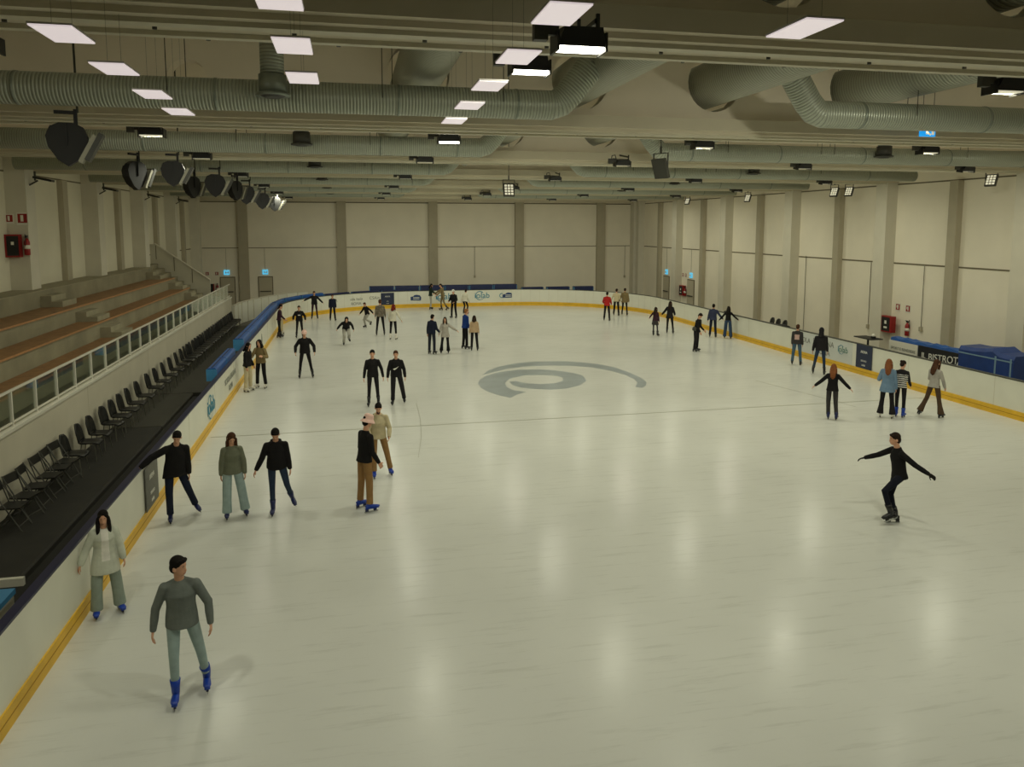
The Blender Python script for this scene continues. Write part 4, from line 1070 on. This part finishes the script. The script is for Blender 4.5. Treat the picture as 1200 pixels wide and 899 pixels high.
    if extra == 'swoosh':
        q = MB(); P = [(-.09, .22), (-.05, .19), (.0, .215), (.09, .30), (-.0, .25), (-.05, .235)]
        vs = [(T((-a, .148 + i_ - abs(a) * .12, bz))) * s for a, bz in P] + [(T((-a, .12, bz))) * s for a, bz in P]
        q.add(vs, [tuple(range(6)), tuple(range(11, 5, -1))] + [(i, (i + 1) % 6, (i + 1) % 6 + 6, i + 6) for i in range(6)]); q.build('chest_mark', M_whiteprint, e)
    if extra == 'chest_logo':
        q = MB(); q.obox(T((0, .145 + i_, .3)) * s, (.13 * s, .03 * s, .04 * s), Rl); q.build('chest_mark', M_whiteprint, e)
    if extra == 'bag':
        q = MB(); q.loft([T((.19, -.02, -.02)) * s, T((.2, -.02, .1)) * s, T((.2, -.02, .16)) * s], [.1, .1, .06], [.05, .05, .04], side=Rl @ Vector((0, 1, 0))); q.build('waist_bag', M_dark2, e, True)
    # ---- hair
    style, hc = hair; hm = HB_[hc]; b = MB()
    if hat not in ('hood',):
        b.ell(Hd((0, -.02, .05)), (.083, .096, .09), Rh)
        b.ell(Hd((0, -.048, .0)), (.079, .062, .088), Rh)
        if style in ('short', 'top'): [b.ell(Hd((hx, .052 - abs(hx) * .35, .1 - abs(hx) * .3)), (.028, .03, .024), Rh) for hx in (-.05, -.02, .012, .045)]
        if style == 'top': [b.ell(Hd((hx, .064 - abs(hx) * .3, .088 + (hx > 0) * .008)), (.022, .02, .026), Rh) for hx in (-.045, -.018, .01, .04)]
        if style in ('long', 'verylong', 'mid'):
            ln = {'mid': -.16, 'long': -.3, 'verylong': -.52}[style]
            b.loft([Hd((0, -.05, .06)), Hd((0, -.08, -.05)), T((0, -.13, .5)), T((0, -.165, .68 + ln)), T((0, -.15, .62 + ln))], [.078, .086, .09, .072, .02], [.058, .052, .044, .03, .012], side=X)
            for sd in (-1, 1):
                fr = T((sd * .085, .07 if style == 'verylong' else .01, .66 + ln)) if style != 'mid' else Hd((sd * .07, .01, -.14))
                b.loft([Hd((sd * .045, .05, .1)), Hd((sd * .078, .035, .03)), Hd((sd * .082, .02, -.06)), T((sd * .085, .05 if style == 'verylong' else .01, .5)), fr], [.02, .026, .034, .036, .014], [.018, .022, .03, .032, .012], seg=10)
        if style == 'pony': b.loft([Hd((0, -.1, .05)), Hd((0, -.16, .0)), T((0, -.15, .5)), T((0, -.14, .42))], [.03, .04, .036, .012], seg=10)
        if style == 'bun': b.ell(Hd((0, -.11, .07)), (.045, .04, .045), Rh)
        sc_(b); remesh(b, 'hair', V * .9, [hm], e, 1)
    if hat:
        q = MB(); hk = hat if isinstance(hat, str) else hat[0]; hmat = tm if hk == 'hood' else hat[1]
        if hk == 'bucket':
            q.loft([Hd((0, -.01, .04)), Hd((0, -.01, .05)), Hd((0, -.01, .13)), Hd((0, -.01, .155))], [.105, .1, .088, .06], side=Rh @ Vector((1, 0, 0)), seg=24)
            q.loft([Hd((0, -.005, -.005)), Hd((0, -.01, .055))], [.145, .1], side=Rh @ Vector((1, 0, 0)), seg=24); nm_ = 'bucket_hat'
        elif hk == 'beanie':
            q.ell(Hd((0, -.015, .062)), (.092, .105, .1), Rh); q.loft([Hd((0, -.01, .03)), Hd((0, -.012, .075))], [.098, .1], [.108, .11], side=Rh @ Vector((1, 0, 0)), seg=20); q.ell(Hd((0, -.02, .165)), (.03, .03, .03), Rh); nm_ = 'beanie'
        elif hk == 'cap':
            q.ell(Hd((0, -.015, .062)), (.09, .104, .09), Rh); q.ell(Hd((0, .1, .055)), (.06, .07, .014), Rh); nm_ = 'cap'
        else:
            q.ell(Hd((0, -.03, .03)), (.098, .105, .13), Rh); q.loft([T((0, -.06, .46)), Hd((0, -.06, -.03))], [.11, .09], [.07, .08], side=X); nm_ = 'hood'
        sc_(q); remesh(q, nm_, V, [hmat], e, 1)
    # ---- skates
    for nm, sd in (('R', 1), ('L', -1)):
        h, k, a, f = legs_[nm]; kd = (a - k).normalized()
        fo = Vector((sd * math.sin(rad(foot_out)), math.cos(rad(foot_out)), 0))
        up_ = Vector((0, 0, 1)); lf = a.z - (.17)
        if lf > .04:   # lifted foot follows the shin
            up_ = (-kd).normalized(); fo = (fo - up_ * fo.dot(up_)).normalized()
        rt = fo.cross(up_).normalized()
        def Q(p): return (a + rt * p[0] + fo * p[1] + up_ * p[2]) * s
        q = MB(); so, sn = SK[skate]; sr = .062 if kind in ('slim', 'skirt') else .045
        q.loft([Q((0, -.02, -.06)), Q((0, -.008, .0)), Q((0, -.002, .06)), a * s - kd * .15 * s], [.042, .047, .05, sr], [.056, .056, .055, sr + .004], side=rt, seg=14)
        bt = q.build('skate', so, e, True)
        q2 = MB(); q2.loft([Q((0, -.085, -.052)), Q((0, -.04, -.045)), Q((0, .06, -.052)), Q((0, .13, -.06)), Q((0, .185, -.066))], [.03, .04, .046, .047, .026], [.03, .04, .034, .026, .016], side=rt, seg=14)
        q2.loft([Q((0, -.09, -.09)), Q((0, .17, -.09))], [.03, .034], [.009, .009], side=rt, seg=10); q2.build('boot_shell', so, bt, True)
        q3 = MB()
        for yy in (-.06, .1): q3.add([Q((c, yy + dd, zz)) for zz in (-.095, -.145) for c, dd in ((-.014, -.03), (.014, -.03), (.014, .03), (-.014, .03))], [(0, 1, 2, 3), (7, 6, 5, 4), (0, 4, 5, 1), (1, 5, 6, 2), (2, 6, 7, 3), (3, 7, 4, 0)])
        q3.build('blade_holder', sn, bt)
        q4 = MB(); q4.add([Q((c, yy, zz)) for c in (-.003, .003) for yy, zz in ((-.11, -.14), (.17, -.14), (.155, -.17), (-.1, -.17))], [(0, 1, 2, 3), (7, 6, 5, 4), (0, 4, 5, 1), (1, 5, 6, 2), (2, 6, 7, 3), (3, 7, 4, 0)])
        q4.build('blade', M_blade, bt)
    return e

blk = cloth('black', (26, 25, 26)); blk2 = cloth('soft_black', (34, 32, 34)); navy = cloth('navy', (28, 34, 52)); grey = cloth('grey', (110, 117, 113)); lgrey = cloth('light_grey', (168, 166, 156))
jean = cloth('light_jeans', (158, 178, 178)); jean2 = cloth('mid_jeans', (72, 98, 118)); jean3 = cloth('dark_jeans', (44, 58, 78)); sage = cloth('sage_jeans', (142, 154, 144))
beige = cloth('beige', (196, 184, 150)); tan = cloth('tan', (150, 116, 74)); cream = cloth('cream', (210, 206, 188)); white = cloth('white', (226, 224, 216)); green = cloth('grey_green', (112, 116, 98))
redc = cloth('red', (176, 42, 40)); khaki = cloth('khaki', (128, 112, 78)); blue_c = cloth('royal_blue', (26, 56, 120)); sky = cloth('sky_blue', (112, 138, 164)); brown = cloth('brown', (84, 66, 50)); pink = cloth('pink', (238, 200, 188))
plum = cloth('plum', (58, 34, 46)); gry2 = cloth('charcoal', (60, 58, 58))
N = .0085
# near skaters
person(-2.0, 9.39, 1.86, -4, 'young man in grey sweater and light jeans with blue skates, closest to the camera', ('sweater', grey), ('slim', jean), ('top', 'black'), armR=(22, -2, 8, 8), armL=(26, 2, 4, 16),
       legR=(1, 8, 0, 0), legL=(12, -2, 7, -16), lean=4, head=(55, 6), skate='blue', vox=N, foot_out=3)
person(-3.6, 11.78, 1.62, 6, 'young woman with long black hair and pale open cardigan beside the near left barrier', ('cardigan', cloth('pale_cardigan', (196, 200, 186))), ('wide', sage), ('verylong', 'black'), armR=(24, -2, 22, 8), armL=(16, 0, 10, 10),
       legR=(6, 2, 3, -1), legL=(7, 0, 5, -2), fem=True, head=(-8, 14), skate='blue', vox=N, open_coat=white, foot_out=12)
person(-3.5, 15.35, 1.82, 6, 'man in black reaching out to hold the left barrier, legs apart', ('coat', blk), ('straight', navy), ('short', 'black'), armR=(62, 6, 50, 14), armL=(10, 0, 8, 8), legR=(4, 10, 0, 2), legL=(17, -4, 20, -16),
       lean=12, side=-4, head=(-14, 26), skate='dark', vox=N, lowtop=-.2)
person(-2.3, 15.4, 1.75, 4, 'woman in grey green hoodie and wide light jeans looking down, long reddish brown hair', ('hoodie', green), ('wide', jean), ('long', 'brown'), armR=(10, -4, 4, 2), armL=(14, 0, 4, 8), legR=(3, 0, 2, 0), legL=(9, -2, 8, -4),
       lean=7, fem=True, head=(6, 34), skate='dark', vox=N)
person(-1.6, 15.35, 1.8, -2, 'man in black hoodie and blue jeans, one foot pushing back, beside the woman in green', ('hoodie', blk), ('slim', jean3), ('short', 'black'), armR=(20, 2, 30, 22), armL=(9, 0, 8, 12), legR=(0, 8, 0, 0), legL=(12, 4, 14, -34),
       lean=14, head=(-4, 30), skate='dark', vox=N)
person(.19, 15.25, 1.97, 118, 'tall person in pink bucket hat, black sweater and tan trousers, turned away', ('sweater', blk), ('straight', tan), ('short', 'black'), hat=('bucket', pink), armR=(8, 8, 6, 34), armL=(8, 4, 6, 30), legR=(3, 4, 4, -2), legL=(5, 0, 5, -2),
       lean=5, head=(0, 16), skate='blue', vox=N)
person(.62, 17.3, 1.76, 8, 'bearded man in beige hoodie and khaki trousers facing the pink hat', ('hoodie', beige), ('straight', tan), ('short', 'black'), armR=(16, 12, -14, 62), armL=(18, 8, -18, 58), legR=(2, 6, 0, 0), legL=(13, 2, 12, -6), lean=8, head=(-6, 24), skate='blue', vox=N, extra='beard')
person(10.17, 12.46, 1.83, -62, 'lone skater in black on the near right ice, arms outstretched, one foot lifted', ('sweater', blk), ('slim', cloth('dark_navy', (22, 25, 38))), ('short', 'dark'), armR=(50, 50, 58, 66), armL=(36, -34, 42, -40), legR=(2, 12, 0, -14), legL=(3, 48, 0, -18),
       lean=8, head=(-6, 4), skate='black', vox=N, gloves=cloth('glove', (30, 28, 24)), foot_out=4)
# middle
person(.64, 24.37, 1.84, 0, 'man in black zip jacket and black trousers, left one of a pair at mid ice', ('sweater', blk), ('slim', blk2), ('short', 'black'), armR=(14, 0, 8, 8), armL=(22, 0, 10, 6), legR=(3, 2, 3, -2), legL=(5, 0, 4, -4), head=(0, 12), skate='black', vox=.01, sleeve='long')
person(1.43, 24.45, 1.78, -4, 'man in black top with white chest mark, right one of a pair at mid ice', ('hoodie', blk), ('loose', blk2), ('short', 'brown'), armR=(16, 6, 6, 18), armL=(18, 2, 8, 20), legR=(2, 4, 2, 0), legL=(12, 4, 8, -18), head=(4, 10), skate='black', vox=.01, extra='swoosh')
person(-1.71, 29.53, 1.85, 0, 'skater all in black with a pale pink beanie, legs apart', ('jacket', blk), ('slim', blk), ('short', 'dark'), hat=('beanie', pink), armR=(34, 4, 2, 40), armL=(34, 4, 4, 36), legR=(9, 2, 6, -4), legL=(11, 2, 10, -4), head=(0, 26), vox=.012)
person(-2.6, 40.4, 1.68, 0, 'skater in black with white chest lettering behind the pink beanie', ('jacket', blk), ('slim', blk), ('short', 'dark'), armR=(30, 0, 4, 60), armL=(30, 0, 4, 50), head=(0, 10), vox=.014, extra='chest_logo')
person(-2.2, 48.6, 1.74, 0, 'person in dark clothes holding the far left curve of the barrier with arms spread', ('jacket', blk2), ('slim', plum), ('short', 'dark'), armR=(62, -8, 62, -4), armL=(40, 0, 44, 4), lean=6, vox=.016)
person(-1.09, 47.4, 1.62, 10, 'person in navy standing still by the far left barrier', ('jacket', navy), ('straight', blk2), ('short', 'brown'), armR=(6, 0, 4, 4), armL=(6, 0, 4, 4), legR=(5, 0, 5, 0), legL=(5, 0, 5, 0), vox=.016)
person(-.37, 37.34, 1.42, 4, 'crouching skater in black hooded top and light grey trousers leaning forward', ('hoodie', blk), ('loose', lgrey), ('short', 'black'), hat='hood', armR=(30, -8, 26, 6), armL=(26, -6, 16, 14), legR=(4, 44, 2, -30), legL=(6, 50, 2, -62), lean=42, head=(0, -18), vox=.013)
person(.77, 43.79, 1.45, -50, 'skater in black jacket and pale trousers gliding with bent legs near the far boards', ('jacket', blk), ('loose', lgrey), ('short', 'brown'), armR=(36, 20, 40, 30), armL=(36, -20, 30, -10), legR=(3, 26, 0, -14), legL=(3, 30, 0, -60), lean=16, vox=.014)
person(1.49, 40.5, 1.9, 180, 'person in patterned grey top and black trousers, left of the red haired skater', ('sweater', cloth('patterned_grey', (120, 112, 98), .5)), ('slim', blk), ('short', 'brown'), armR=(12, 4, 6, 16), armL=(10, 4, 6, 30), legR=(7, 0, 6, 0), legL=(7, 0, 6, 0), vox=.014)
person(2.06, 38.82, 1.8, 160, 'red haired skater in cream top, black trousers and white skates', ('sweater', cream), ('slim', blk), ('mid', 'red'), armR=(34, 4, 24, 20), armL=(22, 10, 10, 40), legR=(4, 2, 3, 0), legL=(5, 0, 4, -2), fem=True, skate='white', vox=.014)
person(-3.55, 27.5, 1.72, 60, 'woman in short black jacket and beige trousers leaning at the left barrier', ('jacket', blk), ('loose', beige), ('mid', 'black'), armR=(10, 4, 6, 20), armL=(10, 0, 6, 30), fem=True, skate='white', vox=.012)
person(-3.15, 27.95, 1.76, -30, 'person in beige brown hoodie and black trousers hugging the friend at the left barrier', ('hoodie', khaki), ('straight', blk), ('mid', 'black'), armR=(20, 30, 10, 70), armL=(24, 10, 30, 110), skate='white', vox=.012)
person(-3.62, 40.7, 1.72, 80, 'skater in dark top and black trousers at the far left barrier', ('sweater', plum), ('slim', blk), ('short', 'black'), armR=(20, 30, 10, 60), armL=(14, 14, 6, 50), legR=(4, 4, 4, -8), legL=(3, 0, 3, 6), lean=8, vox=.014)
person(-3.66, 41.9, 1.66, 70, 'skater in pale clothes half hidden behind the dark one at the far left barrier', ('sweater', cream), ('loose', beige), ('mid', 'brown'), fem=True, skate='white', vox=.016)
person(5.37, 52.6, 1.78, 90, 'dark haired skater in green jacket and grey trousers by the far boards', ('jacket', cloth('dark_green', (34, 48, 38))), ('straight', lgrey), ('mid', 'black'), armR=(14, 40, 10, 60), armL=(14, 40, 10, 60), vox=.016)
person(6.2, 51.7, 1.84, -80, 'skater in khaki reaching towards the green jacket by the far boards', ('hoodie', khaki), ('slim', khaki), ('short', 'dark'), armR=(14, 60, 10, 70), armL=(14, 50, 10, 60), legR=(4, 14, 2, -4), legL=(4, -6, 2, -30), lean=10, vox=.016)
person(6.26, 47.18, 1.81, -30, 'person in black with a white cap standing with folded arms', ('jacket', blk), ('straight', blk), ('short', 'dark'), hat=('cap', white), armR=(16, 10, -30, 70), armL=(16, 10, -30, 60), vox=.015)
person(7.3, 49.3, 1.62, 150, 'skater in cream coat bent forward behind the blue jacket', ('jacket', cream), ('slim', blk), ('short', 'dark'), lean=14, armR=(14, 10, 10, 40), armL=(14, 0, 10, 20), legR=(4, 30, 0, -10), legL=(4, 30, 0, -20), fem=True, vox=.016)
person(5.17, 35.12, 1.9, 115, 'tall fair haired man in royal blue jacket and black trousers', ('jacket', blue_c), ('straight', blk), ('short', 'fair'), armR=(8, 4, 6, 30), armL=(8, 6, 6, 20), legR=(4, 2, 3, 0), legL=(4, 0, 4, -3), vox=.013)
person(5.52, 34.5, 1.64, 178, 'woman in beige hoodie and black trousers beside the blue jacket', ('hoodie', cloth('sand', (186, 160, 128))), ('straight', blk), ('mid', 'dark'), armR=(10, 4, 6, 16), armL=(12, 4, 8, 10), legR=(5, 0, 5, 0), legL=(3, 0, 3, 0), fem=True, vox=.013)
person(3.5, 34.0, 1.8, 145, 'man in dark navy jacket walking with the pale coated woman at mid ice', ('jacket', navy), ('straight', cloth('dark_slate', (38, 42, 52))), ('short', 'black'), armR=(12, 10, 10, 50), armL=(10, 0, 6, 8), legR=(3, 4, 2, -4), legL=(4, 0, 3, 0), vox=.013)
person(4.1, 34.1, 1.66, -6, 'woman in pale grey coat and black flared trousers with long dark hair, one arm out', ('coat', cloth('pale_grey', (176, 170, 160))), ('flare', blk), ('verylong', 'dark'), armR=(18, 10, 16, 40), armL=(52, 4, 60, 10), legR=(8, 2, 6, -2), legL=(4, 0, 3, 0), fem=True, lowtop=-.14, vox=.013)
# right side
person(15.14, 43.98, 1.76, 170, 'skater in bright red top and black trousers at the far right', ('hoodie', redc), ('straight', blk2), ('short', 'black'), armR=(12, 20, 0, 60), armL=(20, 20, 0, 70), vox=.015)
person(16.6, 46.4, 1.74, 170, 'skater in cream jumper with hands behind, left of the beige coat at the far right', ('sweater', beige), ('straight', blk), ('short', 'dark'), armR=(14, -6, 20, 10), armL=(24, -4, 22, 6), vox=.015)
person(17.2, 46.5, 1.76, 170, 'skater in beige coat and black leggings at the far right curve', ('coat', khaki), ('slim', blk), ('short', 'dark'), armR=(12, 4, 8, 10), armL=(22, 4, 20, 10), lowtop=-.2, vox=.015)
person(15.49, 37.23, 1.52, 160, 'girl with long hair in plum top and dark skirt stepping sideways', ('sweater', plum), ('skirt', gry2), ('long', 'dark'), armR=(14, 0, 6, 6), armL=(40, 10, 50, 50), legR=(10, -8, 12, -20), legL=(3, 6, 0, 0), fem=True, vox=.013)
person(16.62, 37.97, 1.74, 170, 'long haired person in black coat with one arm held out at the right side', ('coat', blk2), ('slim', blk), ('long', 'dark'), armL=(36, 10, 44, 30), armR=(16, 20, 0, 60), legR=(8, 0, 7, -6), legL=(4, 4, 2, 0), fem=True, lowtop=-.2, vox=.013)
person(15.37, 32.22, 1.78, 62, 'man in black bowing his head, with waist bag, near the right barrier', ('sweater', blk), ('loose', blk2), ('short', 'dark'), armR=(8, 30, 4, 40), armL=(10, 10, 0, 60), legR=(3, 4, 2, -6), legL=(2, 0, 2, -4), lean=12, head=(0, 34), vox=.012, extra='bag')
person(18.2, 36.2, 1.74, 172, 'man in slate blue jacket holding hands with the woman in wide jeans', ('jacket', cloth('slate_blue', (52, 58, 82))), ('straight', navy), ('short', 'black'), armR=(36, 4, 40, 8), armL=(14, 4, 10, 8), legR=(4, 0, 4, 0), legL=(4, 0, 4, 0), vox=.012)
person(18.72, 35.6, 1.67, 172, 'long haired woman in black top and wide blue jeans by the right barrier', ('sweater', blk), ('wide', cloth('wide_blue_jeans', (52, 70, 96))), ('long', 'black'), armL=(36, 4, 42, 8), armR=(44, 6, 48, 16), fem=True, lowtop=-.08, vox=.012)
person(17.91, 28.14, 1.7, 172, 'person in dark sweater with pale square on the back, right barrier', ('hoodie', gry2, 'square', cloth('pale_pink_patch', (196, 164, 156))), ('straight', jean2), ('short', 'brown'), armR=(6, 4, 4, 20), armL=(6, 4, 4, 20), legR=(6, 0, 5, 0), legL=(6, 0, 5, 0), vox=.0115)
person(17.61, 26.14, 1.83, 176, 'person in black hoodie with hood up and dark jeans by the right barrier', ('hoodie', blk2), ('slim', jean3), ('short', 'black'), hat='hood', armR=(8, 4, 6, 16), armL=(14, 0, 10, 10), legR=(5, 2, 4, -2), legL=(11, 2, 9, -2), vox=.0115)
person(13.86, 19.81, 1.66, 176, 'ginger haired skater in loose black sweater, both arms held out low', ('hoodie', blk), ('straight', gry2), ('long', 'ginger'), armR=(44, -4, 46, 0), armL=(44, -4, 48, 0), legR=(2, 4, 6, -8), legL=(2, 4, -2, -4), lean=8, fem=True, skate='dark', vox=.01)
person(15.56, 19.66, 1.79, 176, 'woman with long ginger hair in sky blue jacket and black flared trousers', ('coat', sky), ('flare', blk2), ('long', 'ginger'), armL=(20, 10, 12, 110), armR=(10, 4, 6, 10), fem=True, skate='white', lowtop=-.16, vox=.01)
person(16.03, 19.67, 1.72, 166, 'person in black and white striped jumper, black leggings and blue skates', ('sweater', blk2, 'stripes', white), ('slim', blk2), ('bun', 'dark'), armR=(12, 10, 0, 60), armL=(14, 14, 4, 50), legR=(1, 2, 0, 0), legL=(2, 4, -1, -2), lean=8, fem=True, skate='blue', head=(-30, 16), vox=.01)
person(16.93, 19.48, 1.76, 150, 'woman with long brown hair, grey white jumper and brown flared trousers striding', ('sweater', cloth('marl_grey', (172, 168, 160))), ('flare', brown), ('long', 'brown'), armR=(16, 14, 0, 30), armL=(16, 20, -10, 60), legR=(7, 6, 9, 4), legL=(12, -6, 14, -22), fem=True, lean=4, skate='black', vox=.01)
# spectator behind the right barrier at the frame edge
person(20.0, 19.0, 1.62, 120, 'person in dark clothes behind the right barrier at the frame edge', ('jacket', blk), ('straight', blk), ('short', 'dark'), vox=.014, skate='black')
